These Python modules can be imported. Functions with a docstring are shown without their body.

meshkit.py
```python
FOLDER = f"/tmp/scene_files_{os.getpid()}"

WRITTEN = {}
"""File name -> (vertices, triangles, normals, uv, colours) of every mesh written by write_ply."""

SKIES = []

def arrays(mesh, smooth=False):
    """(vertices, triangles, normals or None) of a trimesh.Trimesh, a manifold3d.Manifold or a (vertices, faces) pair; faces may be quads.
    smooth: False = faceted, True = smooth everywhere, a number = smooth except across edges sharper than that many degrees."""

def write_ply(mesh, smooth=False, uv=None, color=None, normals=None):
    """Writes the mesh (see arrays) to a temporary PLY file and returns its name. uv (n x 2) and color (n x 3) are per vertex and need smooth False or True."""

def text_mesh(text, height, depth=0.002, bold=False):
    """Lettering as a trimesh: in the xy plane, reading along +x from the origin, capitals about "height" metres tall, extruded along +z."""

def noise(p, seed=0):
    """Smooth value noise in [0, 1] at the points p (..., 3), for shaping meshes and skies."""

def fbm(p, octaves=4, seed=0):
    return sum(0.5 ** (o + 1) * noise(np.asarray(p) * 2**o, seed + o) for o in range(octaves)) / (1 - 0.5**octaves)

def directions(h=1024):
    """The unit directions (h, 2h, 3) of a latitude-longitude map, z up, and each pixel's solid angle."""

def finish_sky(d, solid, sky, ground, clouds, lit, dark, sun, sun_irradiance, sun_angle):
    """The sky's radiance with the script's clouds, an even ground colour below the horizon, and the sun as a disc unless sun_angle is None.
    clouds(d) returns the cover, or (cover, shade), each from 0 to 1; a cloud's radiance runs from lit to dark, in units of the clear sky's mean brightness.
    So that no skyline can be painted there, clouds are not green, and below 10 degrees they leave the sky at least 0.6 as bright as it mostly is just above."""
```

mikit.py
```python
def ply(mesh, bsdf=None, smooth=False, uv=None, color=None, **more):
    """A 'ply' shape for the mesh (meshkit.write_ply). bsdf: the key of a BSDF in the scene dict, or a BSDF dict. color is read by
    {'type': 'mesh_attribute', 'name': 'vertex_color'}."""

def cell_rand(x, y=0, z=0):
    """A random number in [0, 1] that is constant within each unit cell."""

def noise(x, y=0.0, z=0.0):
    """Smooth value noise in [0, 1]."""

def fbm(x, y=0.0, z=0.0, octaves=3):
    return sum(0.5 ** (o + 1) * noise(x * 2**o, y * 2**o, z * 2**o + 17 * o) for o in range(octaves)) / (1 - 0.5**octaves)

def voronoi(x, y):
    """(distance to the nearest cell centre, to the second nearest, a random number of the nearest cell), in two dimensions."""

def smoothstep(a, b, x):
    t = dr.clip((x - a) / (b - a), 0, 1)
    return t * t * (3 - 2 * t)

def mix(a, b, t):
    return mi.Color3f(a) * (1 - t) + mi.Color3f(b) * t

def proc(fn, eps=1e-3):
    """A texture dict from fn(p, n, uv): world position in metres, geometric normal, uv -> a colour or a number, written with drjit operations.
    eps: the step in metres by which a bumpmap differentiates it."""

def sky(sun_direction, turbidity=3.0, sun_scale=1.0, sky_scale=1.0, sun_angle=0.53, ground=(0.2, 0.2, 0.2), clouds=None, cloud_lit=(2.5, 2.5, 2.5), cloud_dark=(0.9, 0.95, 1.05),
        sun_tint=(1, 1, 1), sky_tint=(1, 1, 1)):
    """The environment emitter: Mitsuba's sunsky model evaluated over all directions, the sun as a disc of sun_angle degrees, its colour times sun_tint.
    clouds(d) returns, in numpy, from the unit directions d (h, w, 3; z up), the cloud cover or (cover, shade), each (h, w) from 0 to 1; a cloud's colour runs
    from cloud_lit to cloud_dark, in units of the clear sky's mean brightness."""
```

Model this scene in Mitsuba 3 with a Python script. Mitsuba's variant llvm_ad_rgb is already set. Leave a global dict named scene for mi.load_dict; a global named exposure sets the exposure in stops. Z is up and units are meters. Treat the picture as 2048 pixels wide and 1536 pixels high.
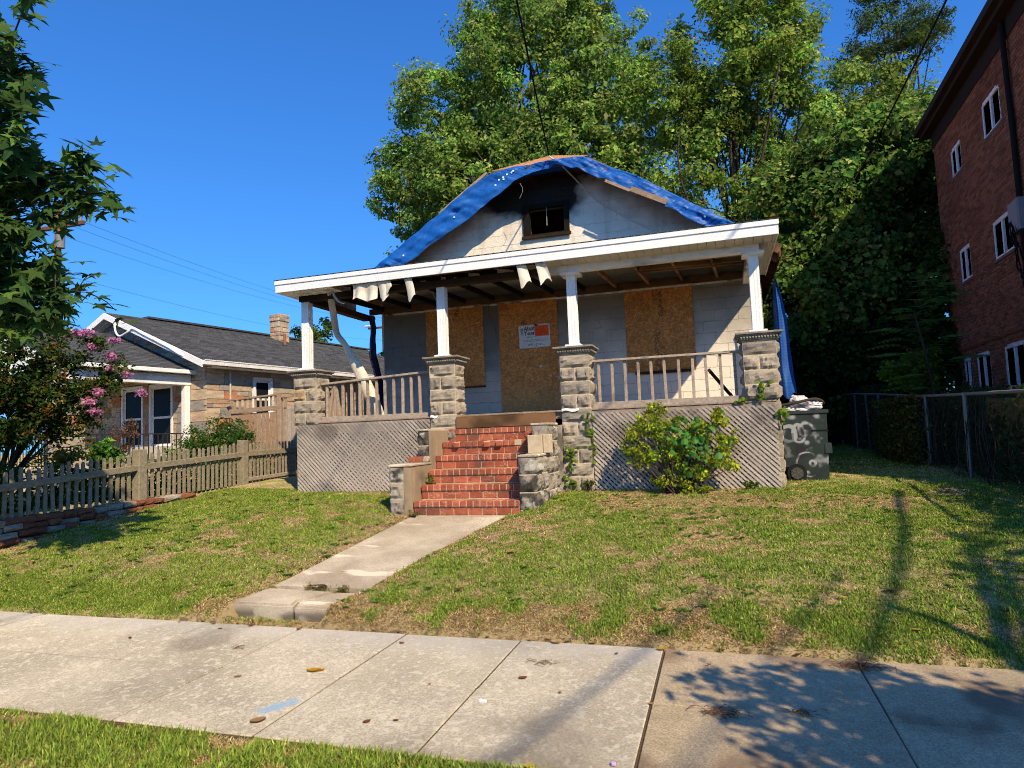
import math, random
import numpy as np
import trimesh
import shapely
from shapely.geometry import Polygon, box as sbox, LineString
from shapely.ops import unary_union
import drjit as dr
import mitsuba as mi
import mikit, meshkit
from mikit import noise as N, fbm, voronoi, cell_rand, smoothstep as SS, mix

random.seed(11)
R = np.random.default_rng(11)
scene, labels = {}, {}

# ------------------------------------------------------------------ camera, sky, exposure
CAM_YAW, CAM_PITCH, CAM_ROLL = 0.2992, 0.0763, -0.0394
_fw = np.array([-math.sin(CAM_YAW) * math.cos(CAM_PITCH), math.cos(CAM_YAW) * math.cos(CAM_PITCH), math.sin(CAM_PITCH)])
_r0 = np.array([math.cos(CAM_YAW), math.sin(CAM_YAW), 0.0]); _u0 = np.cross(_r0, _fw)
_r = math.cos(CAM_ROLL) * _r0 + math.sin(CAM_ROLL) * _u0
_u = -math.sin(CAM_ROLL) * _r0 + math.cos(CAM_ROLL) * _u0
CAM_POS = np.array([2.2833, -9.9148, 1.5605])
_m = np.eye(4); _m[:3, 0], _m[:3, 1], _m[:3, 2], _m[:3, 3] = -_r, _u, _fw, CAM_POS
scene['camera'] = {'type': 'perspective', 'fov': 75.385, 'fov_axis': 'x', 'near_clip': 0.05, 'far_clip': 2000.0,
                   'to_world': mi.ScalarTransform4f(_m.tolist())}
SUN = (0.87, -1.0, 1.05)
scene['sky'] = mikit.sky(SUN, turbidity=2.5, ground=(0.16, 0.15, 0.10), sky_tint=(0.33, 0.82, 1.46), sun_tint=(1.0, 0.985, 0.92))
exposure = 2.2

# ------------------------------------------------------------------ helpers: names, meshes
_used = {}
def key(name, parent=None):
    base = f'{parent}__{name}' if parent else name
    n = _used.get(base, 0); _used[base] = n + 1
    return base if n == 0 else f'{base}_{n:03d}'

class MB:
    """collects vertices, triangles, uv and colours of one mesh"""
    def __init__(s): s.v, s.f, s.uv, s.c, s.n = [], [], [], [], 0
    def add(s, v, f, uv=None, c=None):
        v = np.asarray(v, float); f = np.asarray(f, int)
        if f.shape[1] == 4: f = np.vstack([f[:, [0, 1, 2]], f[:, [0, 2, 3]]])
        s.v.append(v); s.f.append(f + s.n); s.n += len(v)
        s.uv.append(np.broadcast_to(np.asarray((0, 0) if uv is None else uv, float), (len(v), 2)))
        s.c.append(np.broadcast_to(np.asarray((.5, .5, .5) if c is None else c, float), (len(v), 3)))
        return s
    def put(s, name, bsdf, parent=None, smooth=False, col=False):
        return put(name, (np.vstack(s.v), np.vstack(s.f)), bsdf, parent, uv=np.vstack(s.uv), color=np.vstack(s.c) if col else None, smooth=smooth)

def put(name, mesh, bsdf, parent=None, tone=None, uv=None, color=None, smooth=False, k=None):
    k = k or key(name, parent)
    v, f, _ = meshkit.arrays(mesh)
    if tone is not None: uv = np.broadcast_to(np.asarray(tone, float), (len(v), 2))
    if color is not None: color = np.broadcast_to(np.asarray(color, float), (len(v), 3))
    if smooth is not False and smooth is not True and (uv is not None or color is not None):
        m = trimesh.graph.smooth_shade(trimesh.Trimesh(v, f, process=False), angle=np.radians(smooth), facet_minarea=None)
        # per-vertex data is constant on such pieces
        uv = None if uv is None else np.broadcast_to(uv[0], (len(m.vertices), 2))
        color = None if color is None else np.broadcast_to(color[0], (len(m.vertices), 3))
        mesh, smooth = (np.array(m.vertices), np.array(m.faces)), True
    else:
        mesh = (v, f)
    scene[k] = mikit.ply(mesh, bsdf, smooth, uv=uv, color=color)
    return k

def tag(k, label, cat=None, group=None, kind=None):
    d = {'label': label}
    if cat: d['category'] = cat
    if group: d['group'] = group
    if kind: d['kind'] = kind
    labels[k] = d
    return k
def thing(name, label, cat, group=None): return tag(key(name), label, cat, group)
def stuff(k): labels.setdefault(k, {})['kind'] = 'stuff'; return k

def _chamfer_template():
    V = []
    for ax in range(3):
        for sx in (-1, 1):
            for sy in (-1, 1):
                for sz in (-1, 1):
                    V.append(((sx, sy, sz), ax))
    def pos(h, ch): return np.array([[s[a] * (h[a] - (0 if a == ax else ch)) for a in range(3)] for s, ax in V])
    hull = trimesh.Trimesh(pos((1, 1, 1), .3), process=False)
    h = trimesh.convex.convex_hull(pos((1, 1, 1), .3))
    idx = [int(np.argmin(np.linalg.norm(pos((1, 1, 1), .3) - p, axis=1))) for p in h.vertices]
    f = np.array([[idx[a] for a in t] for t in h.faces])
    return np.array([s for s, _ in V], float), np.array([a for _, a in V]), f
_CS, _CA, _CF = _chamfer_template()
_BV = np.array([[x, y, z] for x in (-1, 1) for y in (-1, 1) for z in (-1, 1)], float)
_BF = np.array([[0, 1, 3], [0, 3, 2], [4, 6, 7], [4, 7, 5], [0, 4, 5], [0, 5, 1], [2, 3, 7], [2, 7, 6], [0, 2, 6], [0, 6, 4], [1, 5, 7], [1, 7, 3]])
def bx(x0, x1, y0, y1, z0, z1, ch=0.0):
    c = np.array([x0 + x1, y0 + y1, z0 + z1]) / 2; h = np.array([x1 - x0, y1 - y0, z1 - z0]) / 2
    if ch <= 0: return _BV * h + c, _BF
    H = np.broadcast_to(h, (24, 3)).copy() - ch
    H[np.arange(24), _CA] += ch
    return _CS * H + c, _CF
def jit(m, amt, rng=R): return m[0] + rng.normal(0, amt, m[0].shape), m[1]
def rot(m, axis, ang, about=(0, 0, 0)):
    a = np.asarray(axis, float); a /= np.linalg.norm(a); K = np.array([[0, -a[2], a[1]], [a[2], 0, -a[0]], [-a[1], a[0], 0]])
    M = np.eye(3) + math.sin(ang) * K + (1 - math.cos(ang)) * K @ K
    o = np.asarray(about, float)
    return (np.asarray(m[0]) - o) @ M.T + o, m[1]
def mv(m, d): return np.asarray(m[0]) + np.asarray(d, float), m[1]
def hexa(bottom, top):
    """solid between two quads given in the same turning order"""
    v = np.vstack([bottom, top]).astype(float)
    f = np.array([[0, 2, 1], [0, 3, 2], [4, 5, 6], [4, 6, 7]] + [t for i in range(4) for t in ([i, (i + 1) % 4, (i + 1) % 4 + 4], [i, (i + 1) % 4 + 4, i + 4])])
    m = trimesh.Trimesh(v, f, process=False)
    if m.volume < 0: f = f[:, ::-1]
    return v, f
def hull(pts):
    h = trimesh.convex.convex_hull(np.asarray(pts, float)); return np.array(h.vertices), np.array(h.faces)
def beam(a, b, w, h, up=(0, 0, 1), ch=0.0):
    """a timber from a to b, w wide and h deep along up"""
    a, b = np.asarray(a, float), np.asarray(b, float); d = b - a; L = np.linalg.norm(d); d /= L
    s = np.cross(d, up); s /= np.linalg.norm(s); u = np.cross(s, d)
    v, f = bx(-w / 2, w / 2, 0, L, -h / 2, h / 2, ch)
    v = a + v[:, :1] * s + v[:, 1:2] * d + v[:, 2:] * u
    m = trimesh.Trimesh(v, f, process=False)
    return v, (f if m.volume > 0 else f[:, ::-1])
def tube(pts, rad, sides=6):
    p = np.asarray(pts, float); rad = np.broadcast_to(np.asarray(rad, float), (len(p),))
    t = np.gradient(p, axis=0); t /= np.linalg.norm(t, axis=1, keepdims=True) + 1e-12
    a = np.cross(t, np.where(np.abs(t[:, 2:]) < .9, [0, 0, 1.], [1., 0, 0])); a /= np.linalg.norm(a, axis=1, keepdims=True) + 1e-12
    b = np.cross(t, a); g = np.arange(sides) * 2 * np.pi / sides
    v = p[:, None] + rad[:, None, None] * (np.cos(g)[None, :, None] * a[:, None] + np.sin(g)[None, :, None] * b[:, None])
    i, j = np.meshgrid(np.arange(len(p) - 1), np.arange(sides), indexing='ij')
    q = np.stack([i * sides + j, i * sides + (j + 1) % sides, (i + 1) * sides + (j + 1) % sides, (i + 1) * sides + j], -1).reshape(-1, 4)
    v = v.reshape(-1, 3); n = len(v)
    f = np.vstack([q[:, [0, 1, 2]], q[:, [0, 2, 3]]])
    v = np.vstack([v, p[:1], p[-1:]]); e = (len(p) - 1) * sides
    jj = np.arange(sides)
    f = np.vstack([f, np.stack([jj, np.full(sides, n), (jj + 1) % sides], 1)[:, [0, 1, 2]], np.stack([e + jj, e + (jj + 1) % sides, np.full(sides, n + 1)], 1)])
    return v, f
def bez(pts, n=24):
    """smooth curve through points (Catmull-Rom)"""
    p = np.asarray(pts, float); p = np.vstack([2 * p[0] - p[1], p, 2 * p[-1] - p[-2]]); out = []
    seg = len(p) - 3
    for u in np.linspace(0, seg - 1e-9, n):
        i = int(u); t = u - i; a, b, c, d = p[i:i + 4]
        out.append(.5 * (2 * b + (c - a) * t + (2 * a - 5 * b + 4 * c - d) * t * t + (3 * b - a - 3 * c + d) * t ** 3))
    return np.array(out)
def prism_y(poly, y0, y1):
    """extrude a shapely polygon given in (x, z) from y0 to y1"""
    out = MB()
    for g in getattr(poly, 'geoms', [poly]):
        if g.is_empty or g.area < 1e-5: continue
        m = trimesh.creation.extrude_polygon(g, y1 - y0, engine='earcut')
        v = np.array(m.vertices); v = np.stack([v[:, 0], y1 - v[:, 2], v[:, 1]], 1)
        out.add(v, np.array(m.faces))
    if not out.v: return None
    return np.vstack(out.v), np.vstack(out.f)
def frame_xf(O, th):
    """map from a local frame (x along the front, y back) turned by th clockwise at O to the world"""
    ex = np.array([math.cos(th), -math.sin(th), 0]); ey = np.array([math.sin(th), math.cos(th), 0]); O = np.array([O[0], O[1], 0.])
    return lambda m: (O + np.asarray(m[0])[:, :1] * ex + np.asarray(m[0])[:, 1:2] * ey + np.asarray(m[0])[:, 2:] * np.array([0, 0, 1.]), m[1])
def sheet(grid, thick=0.004):
    """closed thin solid from a grid of points (n, m, 3)"""
    g = np.asarray(grid, float); n, m = g.shape[:2]
    du = np.gradient(g, axis=0); dv = np.gradient(g, axis=1); nn = np.cross(du, dv); nn /= np.linalg.norm(nn, axis=-1, keepdims=True) + 1e-12
    v = np.vstack([(g + nn * thick / 2).reshape(-1, 3), (g - nn * thick / 2).reshape(-1, 3)])
    i, j = np.meshgrid(np.arange(n - 1), np.arange(m - 1), indexing='ij'); a = (i * m + j).ravel()
    q = np.stack([a, a + m, a + m + 1, a + 1], 1); o = n * m
    f = [q, q[:, ::-1] + o]
    edge = np.concatenate([np.arange(m), np.arange(1, n) * m + m - 1, (n - 1) * m + np.arange(m - 2, -1, -1), np.arange(n - 2, -1, -1) * m])
    e = np.stack([edge[:-1], edge[1:], edge[1:] + o, edge[:-1] + o], 1)
    f = np.vstack(f + [e])
    return v, np.vstack([f[:, [0, 1, 2]], f[:, [0, 2, 3]]])
def rock(x0, x1, y0, y1, z0, z1, faces='f', depth=.018, ch=.012, nx=6, nz=4, seed=0, rng=R):
    """rock-faced block: a chamfered box with bulging, chipped panels on the named faces (f = -y, r = +x, l = -x)"""
    mb = MB(); mb.add(*bx(x0, x1, y0, y1, z0, z1, ch))
    for fc in faces:
        a0, a1 = (x0, x1) if fc == 'f' else (y0, y1)
        A, Z = np.meshgrid(np.linspace(a0 + ch, a1 - ch, nx), np.linspace(z0 + ch, z1 - ch, nz), indexing='ij')
        s, t = np.meshgrid(np.linspace(0, 1, nx), np.linspace(0, 1, nz), indexing='ij')
        edge = np.clip(np.minimum(np.minimum(s, 1 - s) * nx * 1.0, np.minimum(t, 1 - t) * nz * 1.1), 0, 1)
        P = np.stack([A * 13 + seed * 3.1, Z * 13, A * 0 + seed], -1)
        d = .001 + depth * edge * np.clip(-.25 + 1.9 * meshkit.fbm(P, 3) + rng.normal(0, .12, A.shape), .02, 1.2)
        A = A + (edge > .01) * rng.normal(0, .007, A.shape)
        g = np.stack([A, y0 - d, Z], -1) if fc == 'f' else np.stack([x1 + d, A, Z], -1) if fc == 'r' else np.stack([x0 - d, A, Z], -1)
        i, j = np.meshgrid(np.arange(nx - 1), np.arange(nz - 1), indexing='ij'); a = (i * nz + j).ravel()
        q = np.stack([a, a + nz, a + nz + 1, a + 1], 1)
        if fc == 'l': q = q[:, ::-1]
        mb.add(g.reshape(-1, 3), q)
    return np.vstack(mb.v), np.vstack(mb.f)

# ------------------------------------------------------------------ materials
def bs(name, tex, rough=.85, spec=.25, two=True, **kw):
    b = {'type': 'principled', 'base_color': tex if isinstance(tex, dict) else {'type': 'rgb', 'value': list(tex)}, 'roughness': rough, 'specular': spec, **kw}
    scene[name] = {'type': 'twosided', 'bsdf': b} if two else b
def bumped(name, tex, h, scale, rough=.85, spec=.25, eps=.003):
    scene[name] = {'type': 'twosided', 'bsdf': {'type': 'bumpmap', 'scale': scale, 'arbitrary': mikit.proc(h, eps),
                   'bsdf': {'type': 'principled', 'base_color': tex, 'roughness': rough, 'specular': spec}}}
P3 = lambda p, s, o=3, k=0.0: fbm(p.x * s + k, p.y * s, p.z * s, o)

def _painted(p, n, uv):
    a = P3(p, 2.3); b = P3(p, 14, 2)
    c = mix((.62, .57, .48), (.81, .765, .675), .15 + .7 * a + .3 * (b - .5))
    # drips and yellowing of old paint
    c = mix(c, (.40, .35, .27), .45 * SS(.55, .85, fbm(p.x * 7, p.z * .9, 3.0, 3)) * SS(4.4, 5.4, p.z))
    # soot round the burnt attic window, and the stain left under the porch roof
    wob = .55 * (P3(p, 3.1, 4) - .5)
    dx = p.x + .62; dz = p.z - 6.15
    d = dr.sqrt(dr.square(dx / dr.select(dx > 0, .98, 1.75)) + dr.square(dz / dr.select(dz > 0, 1.7, .62))) + 1.2 * wob
    gable = (1 - SS(.55, 1.0, d)) * SS(4.6, 5.0, p.z)
    brown = .62 * SS(4.5, 5.0, p.z) * SS(.55, 0.0, (7.1 - .62 * dr.abs(p.x + .6)) - p.z - .15 + wob)
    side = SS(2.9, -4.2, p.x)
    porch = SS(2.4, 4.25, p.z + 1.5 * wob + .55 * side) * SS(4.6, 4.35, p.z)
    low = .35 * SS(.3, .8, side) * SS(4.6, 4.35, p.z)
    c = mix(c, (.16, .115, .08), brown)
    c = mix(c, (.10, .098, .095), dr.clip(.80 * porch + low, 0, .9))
    c = mix(c, (.010, .009, .008), dr.clip(gable * 1.05, 0, .99))
    return c
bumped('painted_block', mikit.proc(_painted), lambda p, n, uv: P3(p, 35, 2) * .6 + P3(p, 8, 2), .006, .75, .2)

def _rubble(p, n, uv):
    a = P3(p, 6); b = P3(p, 40, 2)
    g = mix((.215, .195, .165), (.335, .29, .225), uv.x)
    g = mix(g, (.36, .235, .125), SS(.72, .95, uv.x) * .8)
    g = g * (.62 + .75 * a) * (.8 + .4 * b)
    g = mix(g, (.035, .033, .03), uv.y * SS(.42, .62, P3(p, 5, 4, 7.)))
    return mix(g, (.42, .42, .38), .7 * uv.y * SS(.6, .72, P3(p, 8, 3, 31.)))
bs('pillar_stone', mikit.proc(_rubble), .92, .15)
def _mortar(p, n, uv): return mix((.40, .33, .23), (.55, .47, .35), P3(p, 12)) * (.75 + .5 * P3(p, 50, 2))
bs('mortar', mikit.proc(_mortar), .95, .1)
def _brick(p, n, uv):
    a = P3(p, 9); b = P3(p, 45, 2)
    c = mix((.235, .060, .030), (.385, .112, .060), uv.x) * (.78 + .45 * a)
    c = mix(c, (.16, .045, .035), .55 * SS(.55, .75, P3(p, 14, 3, 3.)))
    c = mix(c, (.075, .045, .035), .6 * SS(.52, .72, P3(p, 3.5, 4, 6.)))
    return mix(c, (.55, .40, .28), uv.y * SS(.56, .70, b * .6 + a * .4))
bs('red_brick', mikit.proc(_brick), .78, .3)
def _step_mortar(p, n, uv): return mix((.40, .31, .20), (.52, .44, .31), P3(p, 20))
bs('step_mortar', mikit.proc(_step_mortar), .95, .1)
def _parge(p, n, uv):
    c = mix((.21, .155, .10), (.33, .255, .17), P3(p, 4)) * (.75 + .5 * fbm(p.x * 6, p.y * 14, p.z * 2.2, 3))
    return mix(c, (.10, .085, .07), .6 * SS(.55, .75, P3(p, 3, 4, 9.)))
bs('parge', mikit.proc(_parge), .9, .15)

def _conc(p, n, uv):
    a = P3(p, 1.4, 4); b = P3(p, 9, 3); s = P3(p, 110, 2)
    pale = mix((.28, .25, .183), (.46, .415, .308), SS(.2, .8, a) * .75 + b * .3) * (.64 + .72 * s)
    pale = mix(pale, (.58, .54, .43), .5 * SS(.60, .75, P3(p, 34, 2, 3.)))
    cool = mix(pale, (.34, .33, .305), .5 * SS(-5.55, -5.0, p.y + .5 * (b - .5)))
    st = voronoi(p.x * 120, p.y * 120)
    agg = mix((.27, .215, .135), (.47, .385, .255), b * .6 + a * .4) * (.72 + .5 * st[2])
    agg = mix(agg, (.15, .10, .065), .7 * SS(.55, .75, P3(p, 2.2, 4, 5.)))
    c = mix(cool, agg, uv.x) * (.90 + .20 * uv.y)
    c = mix(c, (.15, .125, .095), .55 * SS(.62, .8, P3(p, 1.1, 5, 3.)))
    # a smudge of blue marking paint on one slab
    ux = (p.x + .32) * .55 + (p.y + 6.44) * .83; vx = (p.x + .32) * .83 - (p.y + 6.44) * .55
    blot = SS(.17, .09, dr.abs(ux) + .12 * (b - .5)) * SS(.075, .03, dr.abs(vx) + .09 * (P3(p, 25, 2) - .5))
    return mix(c, (.20, .36, .50), .72 * blot)
bumped('concrete', mikit.proc(_conc), lambda p, n, uv: P3(p, 60, 3) + .8 * P3(p, 14, 2), .004, .92, .15, .002)
def _walk(p, n, uv):
    a = P3(p, 1.9, 4); b = P3(p, 11, 3); s = P3(p, 90, 2)
    c = mix((.25, .205, .145), (.50, .44, .335), SS(.25, .8, a) * .75 + b * .3) * (.72 + .5 * s)
    c = mix(c, (.62, .55, .42), .8 * SS(.62, .72, fbm(p.x * 1.6, p.y * 4.5, 1.0, 4)))
    return mix(c, (.13, .11, .085), SS(.30, .42, P3(p, 3.5, 4, 2.)) * uv.x * SS(.11, .04, p.z))
bumped('path_concrete', mikit.proc(_walk), lambda p, n, uv: P3(p, 50, 3) + P3(p, 9, 2), .006, .92, .15, .002)

def _grey_wood(p, n, uv):
    """weathered timber: uv.x tone, uv.y 0..1 towards brown"""
    g = fbm(p.x * 26 + uv.x * 37, p.y * 26 + uv.x * 11, p.z * 26 - uv.x * 53, 3)
    w = P3(p, 70, 2)
    c = mix((.20, .165, .13), (.385, .33, .275), .2 + .6 * uv.x + .5 * (g - .5))
    c = mix(c, (.27, .155, .085), dr.maximum(uv.y, 0) * .75)
    c = mix(c, (.21, .19, .115), dr.clip(-uv.y, 0, 1) * (.5 + .5 * P3(p, 5)))
    return c * (.62 + .5 * g + .3 * w)
bs('grey_wood', mikit.proc(_grey_wood), .9, .15)
def _lattice(p, n, uv):
    c = mix((.235, .205, .175), (.41, .37, .325), .15 + .75 * uv.x) * (.6 + .45 * P3(p, 60, 2) + .4 * P3(p, 7, 2))
    c = mix(c, (.52, .455, .40), .5 * SS(1.5, .75, p.z + .7 * (P3(p, 2, 3) - .5)))
    return mix(c, (.09, .08, .075), .6 * SS(.55, .8, P3(p, 1.7, 4, 4.)))
bs('lattice_wood', mikit.proc(_lattice), .9, .12)
def _osb(p, n, uv):
    a = fbm(p.x * 30, p.z * 75, 3.0, 2); q = voronoi(p.x * 36 + 3 * a, p.z * 20 + 3 * fbm(p.x * 9, p.z * 9, 1.0, 2))
    q2 = voronoi(p.x * 19 + 9, p.z * 44 + 4 * a)
    c = mix((.36, .128, .028), (.68, .31, .088), .5 * q[2] + .5 * q2[2])
    c = c * (.74 + .5 * SS(.05, .5, q[1] - q[0])) * (.8 + .4 * fbm(p.x * 3, p.z * 3, 2.0, 3))
    c = mix(c, (.43, .29, .13), .45 * SS(2.75, 2.0, p.z) * uv.y)  # door board paler towards its foot, a light gradient put into the colour
    # column of stamped mill print (uv.x = x of the print line)
    ln = dr.abs(p.x - uv.x); cellx = p.x * 60; cellz = p.z * 46 + uv.x * 17
    ink = dr.select(cell_rand(dr.floor(cellx), dr.floor(cellz)) > .42, 1.0, 0.0) * SS(.062, .05, ln) * SS(.30, .40, noise1(p.z * 2.3 + uv.x * 31))
    return mix(c, (.02, .014, .01), .62 * ink)
def noise1(x): return N(x, 3.3, 7.1)
bs('osb', mikit.proc(_osb), .7, .3)
def _white(p, n, uv):
    c = mix((.70, .70, .69), (.80, .80, .79), P3(p, 3)) * (.93 + .12 * P3(p, 30, 2))
    c = mix(c, (.42, .40, .36), uv.x * .8 * SS(.55, .8, fbm(p.x * 5, p.y * 5, p.z * .8, 4)))
    return mix(c, (.05, .045, .04), uv.y * SS(.5, .7, P3(p, 4, 4, 8.)))
bs('white_paint', mikit.proc(_white), .45, .5)
def _vinyl(p, n, uv):
    c = mix((.46, .42, .34), (.60, .56, .47), P3(p, 5))
    return mix(c, (.05, .045, .04), dr.clip(uv.y * SS(.35, .65, P3(p, 3, 4, 8.)) + .0, 0, 1))
bs('cream_vinyl', mikit.proc(_vinyl), .5, .4)
def _char(p, n, uv):
    c = mix((.003, .0026, .0023), (.017, .0135, .011), P3(p, 9))
    return mix(c, (.27, .15, .075), dr.maximum(uv.x, 0) * (.35 + .65 * SS(.3, .6, P3(p, 2.5, 3, 2.))))
bs('charred_wood', mikit.proc(_char), .9, .15)
def _tarp(p, n, uv):
    w = P3(p, 6, 4)
    c = mix((.002, .06, .30), (.006, .125, .47), w) * (.8 + .3 * P3(p, 30, 2))
    c = mix(c, (.004, .012, .06), uv.x)
    return c
bs('blue_tarp_sheet', mikit.proc(_tarp), .52, .35)
def _shingle(p, n, uv):
    g = P3(p, 60, 2); t = cell_rand(dr.floor(p.x * 3.2 + p.y * 3.1), dr.floor(p.z * 19))
    dark = mix((.028, .031, .036), (.075, .08, .09), .55 * t + .45 * g)
    tan = mix((.34, .17, .085), (.50, .29, .16), .5 * t + .5 * g)
    return mix(dark, tan, uv.x)
bs('shingle', mikit.proc(_shingle), .95, .1)
def _ashlar(p, n, uv):
    a = fbm(p.x * 5 + uv.x * 19, p.y * 5, p.z * 14 + uv.x * 7, 3)
    t = uv.x
    c = mix((.37, .255, .17), (.45, .365, .26), SS(.0, .45, t))
    c = mix(c, (.24, .225, .21), SS(.45, .55, t)); c = mix(c, (.40, .34, .26), SS(.62, .72, t)); c = mix(c, (.40, .165, .085), SS(.84, .9, t))
    return c * (.62 + .72 * a) * (.85 + .3 * P3(p, 40, 2))
bs('ashlar', mikit.proc(_ashlar), .92, .12)
def _apt(p, n, uv):
    c = mix((.150, .060, .034), (.30, .125, .070), uv.x) * (.7 + .5 * P3(p, 30, 2))
    return mix(c, (.09, .03, .022), .4 * SS(.5, .8, P3(p, .7, 3)))
bs('apartment_brick', mikit.proc(_apt), .9, .12)
bs('apartment_mortar', (.34, .29, .245), .95, .1)
def _soil(p, n, uv):
    c = mix((.22, .165, .085), (.36, .285, .15), P3(p, 3, 4)) * (.7 + .55 * P3(p, 38, 3))
    c = mix(c, (.085, .06, .035), .75 * SS(.52, .66, P3(p, 21, 3, 9.)))
    return mix(c, (.12, .16, .04), .6 * SS(.42, .62, P3(p, 2.2, 4, 6.)) * SS(-4.7, -4.3, p.y))
bs('soil', mikit.proc(_soil), .97, .05)
def _bark(p, n, uv):
    c = mix((.028, .022, .018), (.085, .068, .055), fbm(p.x * 14, p.y * 14, p.z * 3, 4))
    return mix(c, (.30, .12, .065), uv.x)
bs('bark', mikit.proc(_bark), .95, .1)
def _bin(p, n, uv):
    c = mix((.010, .017, .0145), (.026, .040, .035), P3(p, 5)) * (.8 + .4 * P3(p, 25, 2))
    # spray paint, drawn in the plane of the bin's front
    x, z = p.x - 3.2, p.z - .7
    w = .10 * (P3(p, 4.5, 3) - .5)
    def ring(cx, cz, r, th, e=1.0): return SS(th, th * .25, dr.abs(dr.sqrt(dr.square((x - cx) / e) + dr.square(z - cz)) - r + w))
    s = ring(.06, .70, .12, .03) + ring(.20, .70, .13, .028, .7) * SS(.55, .6, z) + ring(.31, .75, .10, .03) * SS(.66, .7, z)
    s = s + ring(.30, .24, .17, .018) * SS(.42, .30, x) + .8 * ring(.37, .26, .045, .022) + SS(.05, .0, dr.abs(x - .43) + .3 * dr.abs(z - .7)) * .8
    s = s + .6 * SS(.05, .01, dr.sqrt(dr.square(x - .31) + dr.square(z - .57))) + .7 * SS(.04, .01, dr.sqrt(dr.square(x - .30) + dr.square(z - .13)))
    s = s * (.15 + 1.1 * SS(.30, .62, P3(p, 7, 3, 12.))) + .6 * SS(.50, .72, P3(p, 6, 3, 4.)) * SS(.1, .35, z)
    dark = SS(.1, .04, dr.sqrt(dr.square(x - .31) + dr.square(z - .74))) + SS(.13, .05, dr.sqrt(dr.square(x - .2) + dr.square(z - .42)))
    c = mix(c, (.018, .016, .018), .8 * dr.clip(dark, 0, 1))
    return mix(c, (.46, .48, .52), dr.clip(s, 0, .62) * uv.x)
bs('bin_plastic', mikit.proc(_bin), .5, .4)
VC = {'type': 'mesh_attribute', 'name': 'vertex_color'}
bs('paint', VC, .6, .35)
bs('matt', VC, .92, .1)
scene['leaf'] = {'type': 'principledthin', 'base_color': VC, 'roughness': .40, 'diff_trans': .95, 'spec_trans': 0.0, 'eta': 1.38}
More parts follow.
